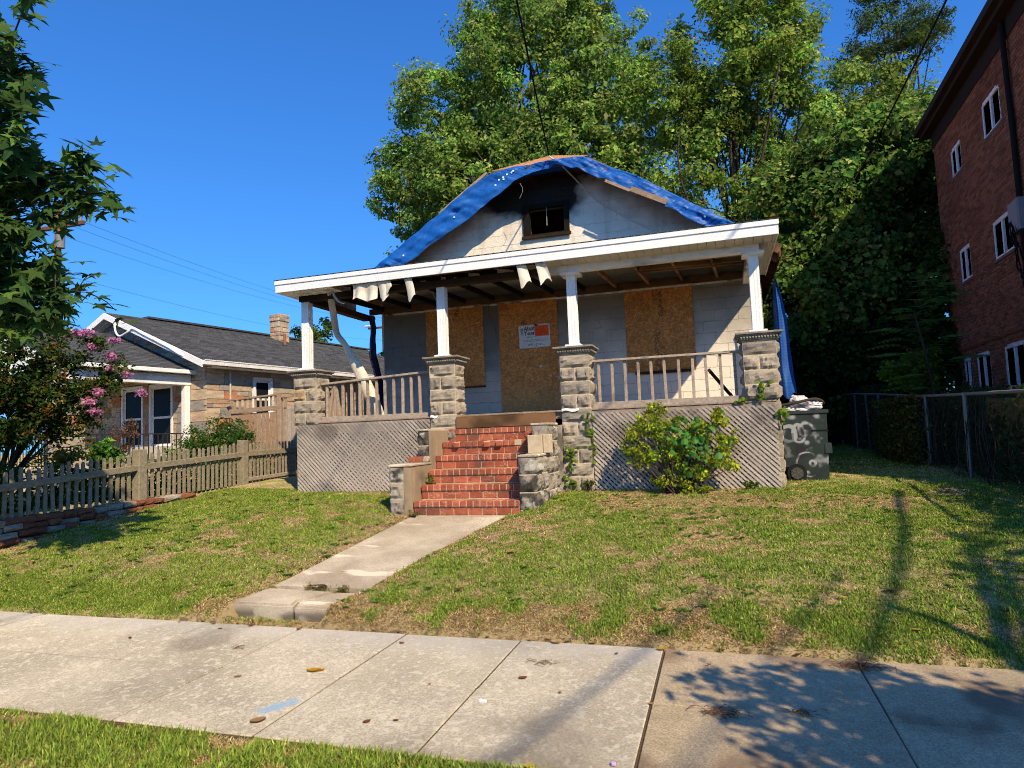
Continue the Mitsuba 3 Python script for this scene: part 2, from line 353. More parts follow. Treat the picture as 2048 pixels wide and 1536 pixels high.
scene['grass_blade'] = {'type': 'principledthin', 'base_color': VC, 'roughness': .65, 'diff_trans': .55, 'spec_trans': 0.0, 'eta': 1.3}
scene['pane'] = {'type': 'principled', 'base_color': {'type': 'rgb', 'value': [.012, .014, .017]}, 'roughness': .08, 'specular': .04}
bs('metal', {'type': 'rgb', 'value': [.25, .26, .27]}, .45, .5, metallic=.6)

# ------------------------------------------------------------------ ground
_GY = [-60, -8.35, -8.3, -6.95, -6.85, -4.98, -4.93, -4.6, -4.2, -3.6, -2.5, -1.35, 0, 2, 6, 15, 40, 400]
_GZ = [-.14, -.14, .0, .015, -.03, -.03, .03, .13, .235, .35, .48, .565, .69, .78, .86, .95, 1.1, 1.1]
def walk_z(y): return np.interp(y, [-4.25, -3.3, -1.35], [.135, .27, .48])
def walk_edges(y): return np.interp(y, [-4.3, -3.3, -1.4], [-2.07, -1.95, -1.89]), np.interp(y, [-4.3, -3.1, -1.4], [-1.02, -.8, -.48])
def ground_z(x, y):
    x, y = np.asarray(x, float), np.asarray(y, float)
    z = np.interp(y, _GY, _GZ)
    lawn = np.clip((y + 4.93) / .5, 0, 1)
    z = z + lawn * (.07 * np.clip((-x - 3) / 3.5, 0, 1) - .02 * np.clip((x - 2) / 3, 0, 1) + .04 * (meshkit.fbm(np.stack([x * .9, y * .9, x * 0], -1), 3) - .5))
    l, r = walk_edges(y)
    d = np.maximum(np.maximum(l - x, x - r), 0)
    wz = walk_z(y) + .012
    t = np.clip(d / np.where(x < l, .7, .45), 0, 1); t = t * t * (3 - 2 * t)
    on = np.clip((y + 4.95) / .15, 0, 1) * np.clip((-1.2 - y) / .1, 0, 1)
    inside = np.where(d <= 0, wz - .06, wz + (z - wz) * t)
    wz0 = np.where(y < -4.25, -.02, inside)
    return z + on * (np.where((y < -4.25) & (d <= 0), wz0, inside) - z)
xs = np.unique(np.concatenate([np.linspace(-400, -30, 12), np.linspace(-30, -9, 30), np.arange(-9, 9, .11), np.linspace(9, 30, 30), np.linspace(30, 400, 12)]))
ys = np.unique(np.concatenate([np.linspace(-60, -10, 14), np.arange(-9, 3, .10), np.linspace(3, 20, 50), np.linspace(20, 400, 24), [-8.35, -8.3, -6.85, -6.95, -4.98, -4.93]]))
GX, GYY = np.meshgrid(xs, ys, indexing='ij')
gv = np.stack([GX, GYY, ground_z(GX, GYY)], -1).reshape(-1, 3); ny = len(ys)
i, j = np.meshgrid(np.arange(len(xs) - 1), np.arange(ny - 1), indexing='ij'); a = (i * ny + j).ravel()
tag(put('lawn', (gv, np.stack([a, a + ny, a + ny + 1, a + 1], 1)), 'soil', smooth=True), 'sloping front lawn of worn grass and bare soil', kind='structure')
# street behind the camera, with its kerb
street = put('street', bx(-60, 60, -16, -8.42, -.30, -.128), 'matt', color=(.05, .05, .052)); tag(street, 'asphalt street in front of the pavement', kind='structure')
put('kerb', bx(-60, 60, -8.42, -8.27, -.3, .012, .015), 'path_concrete', street)

# pavement: pale slabs to the left, brown pebbly ones to the right, each slab a piece
tag(key('sidewalk'), 'concrete pavement of two rows of slabs in front of the lawn', kind='structure')
rs = np.random.default_rng(5)
put('bed', bx(-14, 1.818, -6.84, -4.96, -.12, -.008), 'matt', 'sidewalk', color=(.085, .06, .038)); put('bed', bx(1.819, 14, -6.84, -4.96, -.12, -.020), 'matt', 'sidewalk', color=(.085, .06, .038))
xj = [-12.1, -11.1, -10.1, -9.1, -8.12, -7.12, -6.12, -5.1, -4.1, -3.12, -2.12, -1.19, -.215, .748, 1.82, 3.05, 4.3, 5.55, 6.8, 8.0]
for x0, x1 in zip(xj, xj[1:]):
    br = x0 > 1.7
    for y0, y1 in ((-6.82, -5.93), (-5.93, -4.965)):
        g = .0065 if not br else (.005 if y0 > -6 else .003)
        dz = rs.normal(0, .0018) - (.008 if br else 0)
        m = bx(x0 + g, x1 - g - (.004 if x1 == 1.82 else 0), y0 + (g if not br else .0015), y1 - (g if not br else .0015), -.09, dz, .005)
        put('slab', rot(m, (1, .3, 0), rs.normal(0, .0011), (x0, y0, 0)), 'concrete', 'sidewalk', tone=(1.0 if br else 0.0, rs.random()))

# front path with its cracked step
tag(key('front_path'), 'sloping concrete path from the pavement to the brick steps', kind='structure')
ty = np.array([-4.17, -3.85, -3.3, -2.7, -2.1, -1.75, -1.3]); tl, tr = walk_edges(ty)
tops = [np.array([l, y, walk_z(y)]) for l, y in zip(tl, ty)], [np.array([r_, y, walk_z(y)]) for r_, y in zip(tr, ty)]
for sl in ((0, 3), (3, 6)):
    L = [tops[0][i] for i in range(sl[0], sl[1] + 1)]; Rr = [tops[1][i] for i in range(sl[0], sl[1] + 1)]
    mb = MB()
    nx_ = 9; g = np.array([[l + (r_ - l) * t + np.array([0, .004 if sl[0] else 0, .006 * meshkit.noise(np.array([l[1] * 3, t * 5, 1.]))]) for t in np.linspace(0, 1, nx_)] for l, r_ in zip(L, Rr)])
    top = g; bot = g - [0, 0, .14]
    v, f = sheet((top + bot) / 2, .14)
    put('path_slab', (v, f), 'path_concrete', 'front_path', tone=(0, .5))
def step_piece(poly, z0=-.03, z1=.14):
    m = trimesh.creation.extrude_polygon(Polygon(poly).buffer(-.018, join_style=1), z1 - z0 - .018, engine='earcut'); v = np.array(m.vertices); f = np.array(m.faces)
    # softly worn top edge
    P = Polygon(poly)
    mb = MB(); m0 = trimesh.creation.extrude_polygon(P, z1 - z0 - .02, engine='earcut'); mb.add(np.array(m0.vertices) + [0, 0, z0], np.array(m0.faces))
    mb.add(v + [0, 0, z0 + .018], f)
    ring = lambda Q, z: np.array([[x, y, z] for x, y in list(Q.exterior.coords)[:-1]])
    return np.vstack(mb.v), np.vstack(mb.f)
put('step_block', step_piece([(-2.05, -4.79), (-1.40, -4.80), (-1.47, -4.62), (-1.36, -4.44), (-1.30, -4.28), (-2.10, -4.23)]), 'path_concrete', 'front_path', tone=(1, .2))
put('step_block', step_piece([(-1.375, -4.805), (-.99, -4.80), (-1.02, -4.27), (-1.27, -4.285), (-1.34, -4.45), (-1.445, -4.63)], z1=.132), 'path_concrete', 'front_path', tone=(1, .7))

# ------------------------------------------------------------------ the bungalow
H = thing('bungalow', 'fire damaged single storey block bungalow with boarded windows and a blackened gable', 'house')
WY, XL, XR, RX, RS = 2.2, -4.17, 3.13, -.6, .64
def roof_z(x): return 7.10 - RS * abs(x - RX)
wall_poly = Polygon([(XL, .6), (XR, .6), (XR, roof_z(XR) - .12), (.33, 6.42), (-1.53, 6.42), (XL, roof_z(XL) - .12)])
att = sbox(-1.0, 5.36, -.27, 5.90)
wall = key('wall', H)
put('backing', prism_y(wall_poly.buffer(-.01).difference(att), WY + .012, WY + .22), 'matt', wall, color=(.16, .15, .14))  # dark grey backing carries the shade in the block joints
rb = np.random.default_rng(3)
row = 0; z = .98
while z < 6.6:
    x = XL - (.2 if row % 2 else 0)
    while x < XR:
        gj = .0023 if z < 4.5 else .0016
        c = sbox(x + gj, z + gj * 1.2, x + .406 - gj, z + .203 - gj * 1.2).intersection(wall_poly).difference(att)
        x += .406
        if c.is_empty or c.area < .004 or z + .2 < 1.85: continue
        o = rb.normal(0, .0018)
        m = prism_y(c, WY + o, WY + .012)
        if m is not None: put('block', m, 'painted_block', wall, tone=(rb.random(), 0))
    z += .203; row += 1
for x0, x1 in ((XL, XL + .2), (XR - .2, XR)):
    put('side_wall', bx(x0, x1, WY + .22, 13.4, .6, roof_z(x0 if x0 < -1 else x1) - .14), 'painted_block', H)
put('rear_wall', prism_y(wall_poly, 13.4, 13.6), 'painted_block', H)
put('attic_floor', bx(XL + .2, XR - .2, WY + .22, 13.4, 4.30, 4.40), 'charred_wood', H)
# attic window: charred frame, a hanging wire
aw = key('attic_window', H)
fr = sbox(-1.09, 5.30, -.185, 5.965).difference(sbox(-.965, 5.375, -.285, 5.875))
put('frame', prism_y(fr, WY - .045, WY + .06), 'charred_wood', aw, tone=(-.02, 0))
put('sill', bx(-1.12, -.15, WY - .075, WY - .046, 5.285, 5.345, .006), 'charred_wood', aw, tone=(.12, 0))
put('loose_wire', tube([(-.62, WY - .03, 5.88), (-.615, WY - .035, 5.7), (-.62, WY - .03, 5.52)], .006, 5), 'matt', aw, color=(.35, .34, .33))
# roof
def slab(top, t):
    top = np.asarray(top, float); return hull(np.vstack([top, top - [0, 0, t]]))
EL, ER = -4.62, 3.42; FY = 1.66
roof = key('roof', H)
put('roof_slope', slab([(EL, FY, roof_z(EL)), (-1.53, FY, 6.505), (RX, 2.74, 7.1), (RX, 13.7, 7.1), (EL, 13.7, roof_z(EL))], .13), 'shingle', roof, tone=(1, 0))
put('roof_slope', slab([(ER, FY, roof_z(ER)), (.33, FY, 6.505), (RX, 2.74, 7.1), (RX, 13.7, 7.1), (ER, 13.7, roof_z(ER))], .13), 'shingle', roof, tone=(1, 0))
A, B, C = np.array([-1.50, FY - .03, 6.52]), np.array([.32, FY - .03, 6.52]), np.array([RX, 2.76, 7.125])
put('hip_deck', slab([A, B, C], .10), 'charred_wood', roof)
nc = 9
for k in range(nc):
    t0, t1 = k / nc, (k + 1.15) / nc
    a0, b0 = A + (C - A) * t0, B + (C - B) * t0; a1, b1 = A + (C - A) * min(t1, .995), B + (C - B) * min(t1, .995)
    up = np.array([0, 0, .012])
    put('shingle_course', hexa([a0, b0, b1, a1], [a0 + up * 1.6, b0 + up * 1.6, b1 + up * .5, a1 + up * .5]), 'shingle', roof, tone=(1, 0))
put('hip_fascia', bx(-1.52, .36, FY - .06, FY - .031, 6.41, 6.515, .004), 'charred_wood', roof)
put('rake_board', beam((-1.58, FY - .02, 6.375), (EL, FY - .02, roof_z(EL) - .1), .03, .15, up=(0, 0, 1)), 'charred_wood', roof, tone=(.5, 0))
put('rake_board', beam((.36, FY - .02, 6.40), (ER, FY - .02, roof_z(ER) - .1), .03, .15, up=(0, 0, 1)), 'charred_wood', roof, tone=(.55, 0))
put('batten', beam((-1.60, FY - .06, 6.50), (-2.60, FY - .06, 5.84), .02, .05), 'grey_wood', roof, tone=(.5, .5))
put('batten', beam((1.06, FY - .12, 5.77), (1.66, FY - .12, 5.44), .02, .09), 'grey_wood', roof, tone=(.05, .6))
put('batten', beam((.62, FY - .10, 5.99), (1.20, FY - .10, 5.655), .02, .05), 'grey_wood', roof, tone=(.6, .5))
for k in range(7):   # scorched rafter tails under the right-hand eave
    y = 1.9 + .45 * k
    put('rafter_tail', beam((XR, y, roof_z(XR) - .2), (ER - .02, y, roof_z(ER) - .2), .045, .12), 'charred_wood', roof, tone=(.6, 0))
put('fascia_board', bx(ER - .02, ER + .012, FY, 13.7, roof_z(ER) - .22, roof_z(ER) - .03), 'charred_wood', roof, tone=(.5, 0))

# porch roof
PR = key('porch_roof', H); FX0, FX1, FYp = -4.81, 3.215, -.40
put('roof_deck', hexa([(FX0, FYp, 4.285), (FX1, FYp, 4.285), (FX1, WY, 4.80), (FX0, WY, 4.80)], [(FX0, FYp, 4.33), (FX1, FYp, 4.33), (FX1, WY, 4.85), (FX0, WY, 4.85)]), 'charred_wood', PR, tone=(.05, 0))
put('roofing', hexa([(FX0 - .02, FYp - .045, 4.335), (FX1 + .02, FYp - .045, 4.335), (FX1 + .02, WY - .01, 4.853), (FX0 - .02, WY - .01, 4.853)], [(FX0 - .02, FYp - .045, 4.347), (FX1 + .02, FYp - .045, 4.347), (FX1 + .02, WY - .01, 4.865), (FX0 - .02, WY - .01, 4.865)]), 'shingle', PR, tone=(.0, 0))
put('fascia', bx(FX0, FX1, FYp - .022, FYp, 4.13, 4.285, .003), 'white_paint', PR, tone=(.15, .0))
put('drip_edge', bx(FX0 - .008, FX1 + .008, FYp - .04, FYp - .0225, 4.262, 4.333, .003), 'white_paint', PR, tone=(.1, 0))
for x0, x1 in ((FX0, FX0 + .02), (FX1 - .02, FX1)):
    put('end_fascia', hexa([(x0, FYp + .001, 4.13), (x1, FYp + .001, 4.13), (x1, WY, 4.13), (x0, WY, 4.13)], [(x0, FYp + .001, 4.284), (x1, FYp + .001, 4.284), (x1, WY, 4.80), (x0, WY, 4.80)]), 'white_paint', PR, tone=(.5, .3))
# beams round the porch
put('front_beam', bx(-4.62, -.11, -.03, .12, 4.03, 4.135, .004), 'charred_wood', PR, tone=(.12, 0))
put('front_beam', bx(-.109, 2.98, -.03, .12, 4.03, 4.135, .004), 'white_paint', PR, tone=(.6, .35))
put('side_beam', bx(-4.62, -4.47, .121, WY - .002, 4.02, 4.135, .004), 'charred_wood', PR, tone=(.35, 0))
put('side_beam', bx(2.83, 2.98, .121, WY - .002, 4.02, 4.135, .004), 'white_paint', PR, tone=(.6, .8))
put('ledger', bx(-4.46, 2.82, WY - .05, WY - .004, 4.13, 4.25), 'charred_wood', PR, tone=(.45, 0))
put('wall_trim', bx(-4.1, 2.82, WY - .03, WY - .004, 4.085, 4.115), 'white_paint', PR, tone=(.9, .9))
for k, x in enumerate(np.arange(-4.25, 2.8, .595)):
    put('joist', beam((x, .121, 4.19), (x + .12, WY - .051, 4.22), .042, .09), 'charred_wood', PR, tone=(.02 + .98 * (x > .2), 0))
    put('rafter', beam((x + .2, FYp + .02, 4.23), (x + .2, WY - .051, 4.72), .042, .10), 'charred_wood', PR, tone=(.0 + .45 * (x > .2), 0))
for x in (2.45, 2.62): put('joist', beam((1.2, x - 1.6, 4.17), (2.82, x - 1.45, 4.18), .04, .07), 'charred_wood', PR, tone=(1, 0))
# soffit: vinyl strips on the right, bare board on the left end, torn away between
x = -.10
while x < 3.18:
    w = .118
    put('soffit_strip', hexa([(x, FYp + .002, 4.128), (min(x + w, 3.19), FYp + .002, 4.128), (min(x + w, 3.19), -.032, 4.128), (x, -.032, 4.128)], [(x, FYp + .002, 4.136), (min(x + w, 3.19), FYp + .002, 4.136), (min(x + w, 3.19), -.032, 4.136), (x, -.032, 4.136)]), 'cream_vinyl', PR, tone=(.5, .25 if x < .5 else .05))
    x += w + .007
y = -.02
while y < 2.0:
    put('soffit_strip', bx(2.985, 3.19, y, y + .118, 4.128, 4.136), 'cream_vinyl', PR, tone=(.5, .1))
    y += .125
put('soffit_board', bx(-4.78, -3.75, FYp + .002, -.032, 4.126, 4.138), 'white_paint', PR, tone=(1, .6))
put('soffit_board', bx(-4.78, -4.625, -.03, WY - .01, 4.126, 4.138), 'white_paint', PR, tone=(1, .7))
put('charred_lookout', bx(-3.75, -.12, -.30, -.26, 4.15, 4.24), 'charred_wood', PR)

# pillars of rock-faced block with moulded caps, and the white posts they carry
rp = np.random.default_rng(21)
PW, PD, CAPB = .4544, .40, 2.745
PX = [-4.773, -2.186, 0.0, 2.668]
for n_, px in enumerate(PX):
    P = key('pillar', H); sag = -.055 if n_ == 0 else 0
    put('mortar_core', bx(px + .004, px + PW - .004, .068 if n_ in (0, 3) else .004, PD - .004, .3, 1.93), 'mortar', P); put('mortar_core', bx(px + .004, px + PW - .004, .004, PD - .004, 1.931, CAPB + sag - .001), 'mortar', P)
    z = CAPB + sag; c = 0
    while z > .5:
        z0 = z - .207 if n_ != 0 else z - .209
        stain = .15 if z > 2.0 else .45
        tn = lambda: (rp.random() * (.75 if n_ else 1.0) + (.1 if n_ == 0 else 0), stain * rp.random())
        bulge = .0
        if c % 2 == 0: cuts = [0, 1]
        else: cuts = [0, .40 + .08 * rp.random(), 1] if n_ % 2 else [0, .52, 1]
        for a_, b_ in zip(cuts, cuts[1:]):
            fc = 'f' + ('r' if b_ == 1 else '') + ('l' if a_ == 0 else '')
            low = n_ in (0, 3) and z < 1.95
            put('block', rock(px + PW * a_ + (.004 if a_ else 0), px + PW * b_ - (.004 if b_ < 1 else 0), (.062 if low else 0) + rp.normal(0, .003), PD, z0 + .008, z, fc, .022 if low else .040, .010, 8, 6, seed=rp.integers(999), rng=rp), 'pillar_stone', P, tone=tn())
        z = z0; c += 1
    cap = key('cap', P); z = CAPB + sag
    def cl(e, za, zb, ch=.004): return bx(px - e, px + PW + e, -e, PD + e, z + za, z + zb, ch)
    mb = MB(); tn = (.30 + .1 * rp.random(), .3)
    for e, za, zb in ((.012, .001, .022), (.030, .022, .036), (.046, .070, .084), (.066, .084, .098), (.084, .098, .128)): mb.add(*cl(e, za, zb - .0005), uv=tn)
    mb.add(*bx(px - .03, px + PW + .03, -.03, PD + .03, z + .036, z + .0695), uv=tn)
    for k in range(13):   # the rope of beads under the cap
        u_ = (k + .5) / 13
        for (bxx, byy) in ((px - .03 + (PW + .06) * u_, -.042), (px + PW + .042, -.03 + (PD + .06) * u_), (px - .042, -.03 + (PD + .06) * u_)):
            s = trimesh.creation.icosphere(subdivisions=1, radius=.0165); mb.add(np.array(s.vertices) * [1, 1, 1] + [bxx, byy, z + .0525], np.array(s.faces), uv=tn)
    # mb as the cap itself
    v, f = np.vstack(mb.v), np.vstack(mb.f)
    scene[cap] = mikit.ply((v, f), 'pillar_stone', False, uv=np.vstack(mb.uv))
    zc = z + .128
    post = key('post', H); pc = px + PW / 2; pw = .0705
    zt = 4.029
    mb = MB(); pr_ = Polygon([(pc - pw, 0), (pc + pw, 0), (pc + pw, 0.01)])
    # fluted aluminium post: four flat sides with shallow grooves
    prof = []
    for sx, sy, ax in ((-1, -1, 0), (1, -1, 1), (1, 1, 0), (-1, 1, 1)):
        for t in (-.96, -.55, -.5, -.12, -.07, .07, .12, .5, .55, .96):
            g = .003 if t in (-.5, -.12, .12, .5) else 0
            q = pw - g
            e = {(-1, -1): (t * pw, -q), (1, -1): (q, t * pw), (1, 1): (-t * pw, q), (-1, 1): (-q, -t * pw)}[(sx, sy)]
            prof.append(e)
    pm = trimesh.creation.extrude_polygon(Polygon(prof), zt - zc - .03, engine='earcut'); v = np.array(pm.vertices) + [pc, .10, zc + .03]
    put('shaft', (v, np.array(pm.faces)), 'white_paint', post, tone=(.04, .0))
    put('base_plate', bx(pc - .125, pc + .125, -.02, .22, zc + .001, zc + .032, .004), 'white_paint', post, tone=(.2, 0))
    if n_ in (2, 3): put('capital', bx(pc - .15, pc + .15, -.055, .25, 3.985, 4.0285, .006), 'white_paint', post, tone=(.7, .15))

# porch floor and skirting boards
put('porch_floor', bx(-4.74, 3.1, .06, WY - .002, 1.78, 1.885), 'grey_wood', H, tone=(.2, .3))
rk = np.random.default_rng(8)
for x0, x1 in zip(np.linspace(-4.7, 3.08, 60), np.linspace(-4.7, 3.08, 60)[1:]):
    put('floor_board', bx(x0 + .002, x1 - .002, (-.012 if -1.72 < x0 < -.05 else .03) + rk.normal(0, .004), WY - .003, 1.886, 1.908), 'grey_wood', H, tone=(rk.random() * .6, .3))
put('stair_header', bx(-1.73, -.10, -.035, .03, 1.69, 1.868, .006), 'charred_wood', H, tone=(.62, 0))
put('stair_header', bx(-1.73, -.10, -.02, .03, 1.869, 1.884, .004), 'charred_wood', H, tone=(.8, 0))
put('rim_beam', bx(-4.32, -2.19, .035, .059, 1.70, 1.87), 'grey_wood', H, tone=(.1, .3))
put('rim_beam', bx(.46, 2.66, .035, .059, 1.70, 1.87), 'grey_wood', H, tone=(.1, .3))
put('understorey_wall', bx(-4.7, 3.05, .5, .6, .4, 1.77), 'matt', H, color=(.03, .028, .025))  # added dark sheet standing for the shade behind the lattice

# railings
def railing(x0, x1, zl, zr, bot, n, lean=None, first=None):
    g = key('railing', H); rr = np.random.default_rng(int(abs(x0) * 100))
    put('top_rail', beam((x0, .16, zl), (x1, .16, zr), .09, .035, ch=.005), 'grey_wood', g, tone=(.75, .05))
    put('bottom_rail', beam((x0, .13, bot[0]), (x1 - (.06 if x0 < -1 else 0), .13, bot[1]), .045, .115, ch=.004), 'grey_wood', g, tone=(.7 if x0 < -1 else .55, .0))
    for k in range(n):
        t = (k + .6) / (n + .15); x = x0 + (x1 - x0) * t; ztop = zl + (zr - zl) * t - .018; zb = bot[0] + (bot[1] - bot[0]) * t - .04
        dx = rr.normal(0, .008)
        put('baluster', beam((x, .178, zb), (x + dx, .178, ztop), .042, .042, up=(0, 1, 0), ch=.004), 'grey_wood', g, tone=(.35 + .5 * rr.random(), .35 * rr.random()))
    return g
g = railing(PX[0] + PW, PX[1], 2.565, 2.66, (1.935, 1.925), 13)
put('baluster', beam((-4.20, .2, 1.93), (-4.10, .2, 2.52), .04, .04, up=(0, 1, 0), ch=.004), 'grey_wood', g, tone=(.7, .5))
put('baluster', beam((-3.97, .2, 1.93), (-4.05, .2, 2.52), .04, .04, up=(0, 1, 0), ch=.004), 'grey_wood', g, tone=(.5, .25))
railing(PX[2] + PW, PX[3], 2.635, 2.63, (1.945, 1.935), 11)
g = key('railing', H)   # along the open left end of the porch
put('top_rail', beam((-4.56, .42, 2.56), (-4.56, 2.18, 2.60), .08, .035, up=(0, 0, 1)), 'grey_wood', g, tone=(.2, .1))
put('bottom_rail', beam((-4.56, .42, 1.98), (-4.56, 2.18, 1.98), .045, .09, up=(0, 0, 1)), 'grey_wood', g, tone=(.2, .1))
for k in range(11): put('baluster', bx(-4.58, -4.54, .50 + .155 * k, .54 + .155 * k, 2.0, 2.56), 'grey_wood', g, tone=(.2 + .3 * rk.random(), .1))
put('loose_board', beam((2.18, .75, 2.45), (2.56, .72, 1.93), .05, .05, up=(0, 1, 0)), 'charred_wood', H, tone=(.1, 0))

# lattice skirts: two layers of crossing slats
def lattice(x0, x1, z0, z1, seed, cut=None):
    g = key('lattice', H); rl = np.random.default_rng(seed)
    area = sbox(x0, z0, x1, z1)
    if cut is not None: area = area.difference(cut)
    for layer, sgn in ((0, -1), (1, 1)):
        ya = -.004 if layer == 0 else .012
        p = .0735 if layer == 0 else .11; L = (z1 - z0)
        for k in range(int((x1 - x0 + L) / p) + 1):
            a = x0 - (L if sgn > 0 else 0) + k * p + rl.normal(0, .0015); w = .046 if layer == 0 else .036
            a0 = a if sgn > 0 else a - 0
            if sgn < 0: q = Polygon([(a, z0), (a + w, z0), (a + w - L, z1), (a - L, z1)])
            else: q = Polygon([(a, z0), (a + w, z0), (a + w + L, z1), (a + L, z1)])
            q = q.intersection(area)
            if q.is_empty or q.area < 2e-4: continue
            m = prism_y(q, ya - rl.random() * .001, ya + .0075)
            if m is not None: put('slat' if layer == 0 else 'rear_slat', m, 'lattice_wood', g, tone=(rl.random() if layer == 0 else -.3 + .3 * rl.random(), 0))  # rear slats toned darker, shade in the gaps put into the colour
    return g
lattice(-4.715, -2.20, .71, 1.865, 1)
lattice(.47, 3.07, .64, 1.842, 2)

put('crawl_floor', bx(-4.7, 3.05, .06, .5, .4, .84), 'matt', H, color=(.03, .025, .02))  # added dark slab standing for the shade under the porch
# boarded openings
bd = key('window_board', H); put('panel', bx(-3.21, -1.99, WY - .026, WY - .006, 2.535, 4.165), 'osb', bd, tone=(-2.54, 0)); put('sill', bx(-2.9, -1.98, WY - .045, WY - .006, 2.505, 2.533), 'charred_wood', bd, tone=(.2, 0))
bd = key('door_board', H)
put('panel', bx(-1.665, -.50, WY - .028, WY - .006, 1.96, 4.20), 'osb', bd, tone=(-1.16, 1))
put('lag_washer', mv(bx(-.028, .028, -.005, .005, -.022, .022, .004), (-.86, WY - .034, 2.83)), 'matt', bd, color=(.5, .5, .48))
bd = key('window_board', H)
put('panel', bx(.765, 1.37, WY - .026, WY - .006, 2.60, 4.213), 'osb', bd, tone=(1.32, 0)); put('panel', bx(1.374, 1.972, WY - .028, WY - .006, 2.60, 4.213), 'osb', bd, tone=(1.39, 0))
put('sill', bx(.90, 1.93, WY - .06, WY - .006, 2.55, 2.598, .004), 'charred_wood', bd, tone=(.2, 0))
put('lag_washer', mv(bx(-.028, .028, -.005, .005, -.022, .022, .004), (1.70, WY - .034, 4.06)), 'matt', bd, color=(.5, .5, .48))
put('plaque', bx(.16, .40, WY - .016, WY - .004, 3.19, 3.46, .004), 'painted_block', H)

# ------------------------------------------------------------------ brick steps with their cheek walls
S = thing('brick_steps', 'red painted brick steps with pale joints between two stone cheek walls', 'steps')
rr = np.random.default_rng(17)
SX0, SX1, TR, RISE, Z0, YF = -1.865, -.318, .27, .2, .485, -1.36
put('core', hexa([(SX0, YF + .02, .2), (SX1, YF + .02, .2), (SX1, .02, .2), (SX0, .02, .2)], [(SX0, YF + .02, .49), (SX1, YF + .02, .49), (SX1, .02, .49), (SX0, .02, .49)]), 'step_mortar', S)
for i_ in range(6):
    yf, zb = YF + TR * i_, Z0 + RISE * i_
    xr = SX1 if i_ > 1 else SX1
    put('mortar_bed', bx(SX0 + .002, xr, yf + .008, .02 - .001 * i_, zb - .01 if i_ else .2, zb + RISE - .014), 'step_mortar', S)
    put('mortar_bed', bx(SX0 + .003, xr - .001, yf - .011, yf + .185, zb + .120, zb + RISE - .005), 'step_mortar', S)
    # riser course of stretchers
    x = SX0 + .004 - (.1 if i_ % 2 else .02)
    while x < xr - .02:
        a_, b_ = max(x, SX0 + .003), min(x + .198, xr - .002)
        if b_ - a_ > .02: put('brick', bx(a_, b_, yf + rr.normal(0, .0015), yf + .06, zb + .004 + (.0 if i_ else .0), zb + .103, .005), 'red_brick', S, tone=(rr.random(), .45 * rr.random() ** 2))
        x += .2075
    # nosing of headers
    x = SX0 + .004
    while x < xr - .03:
        a_, b_ = x, min(x + .0875, xr - .002); dy = dz = ang = 0
        if i_ == 4:
            dy, dz, ang = -.012 * rr.random(), 0, 0
            q = (x - SX0) / (xr - SX0)
            if .08 < q < .16 or .42 < q < .47 or .58 < q < .63: dy, dz, ang = -.035 - .02 * rr.random(), -.014, rr.normal(0, .04)
            if .74 < q < .79 or .86 < q < .90: x += .0995; continue
        m = bx(a_, b_, yf - .02 + dy + rr.normal(0, .001), yf + .185, zb + .114, zb + RISE + dz + rr.normal(0, .001), .007)
        if ang: m = rot(m, (1, 0, 0), ang, (x, yf + .1, zb + .15))
        put('brick', m, 'red_brick', S, tone=(rr.random(), .5 * rr.random() ** 2))
        x += .0995
def cheek(x0, x1, parts, faces, inner=None):
    c = key('cheek_wall', S)
    for (ya, yb, ztop, zbot) in parts:
        n = 3 if ztop < 1.4 else 2
        z = ztop - .035
        put('mortar_core', bx(x0 + .006, x1 - .006, ya + .006, yb, zbot - .3, z - .001), 'mortar', c)
        put('coping', rot(bx(x0 - .012, x1 + .012, ya - .012, yb + .005, ztop - .034, ztop, .008), (0, 0, 1), .004), 'path_concrete', c, tone=(0, 0))
        k = 0
        while z > zbot - .25:
            zz = z - (.235 if faces[1] == 'r' else .225)
            L = yb - ya; cuts = [0, .52 + .1 * (k % 2), 1] if L > .5 else ([0, 1] if k % 2 == 0 else [0, .55, 1])
            for a_, b_ in zip(cuts, cuts[1:]):
                fc = ('f' if a_ == 0 else '') + faces[1]
                put('block', rock(x0, x1, ya + L * a_ + (.004 if a_ else 0), ya + L * b_ - .004, zz + .007, z, fc, .040, .010, 8, 6, seed=rr.integers(999), rng=rr), 'pillar_stone', c, tone=(rr.random() * .5, .75 + .25 * rr.random()))
            z = zz; k += 1
    return c
cR = cheek(-.310, -.075, [(-1.37, -.66, 1.285, .5), (-.655, -.03, 1.715, .6)], ('f', 'r'))
cL = cheek(-2.235, -2.01, [(-1.37, -.66, 1.20, .5)], ('f', 'l'))
cL2 = cheek(-2.11, -1.93, [(-.655, -.03, 1.70, .6)], ('f', 'l'))
put('parged_side', hexa([(-2.006, -1.37, .3), (-1.872, -1.36, .3), (-1.872, -.66, .3), (-2.006, -.66, .3)], [(-2.006, -1.37, 1.155), (-1.90, -1.36, 1.15), (-1.90, -.66, 1.175), (-2.006, -.66, 1.165)]), 'parge', cL)
put('coping', bx(-2.0, -1.885, -1.365, -.66, 1.166, 1.197, .008), 'path_concrete', cL)
put('parged_side', hexa([(-1.926, -.664, .5), (-1.868, -.664, .5), (-1.868, -.03, .5), (-1.926, -.03, .5)], [(-1.926, -.664, 1.672), (-1.874, -.664, 1.665), (-1.874, -.03, 1.665), (-1.926, -.03, 1.672)]), 'parge', cL2)
put('infill', bx(-.30, -.004, -.026, .03, .3, 1.68), 'pillar_stone', cR, tone=(.3, .6))
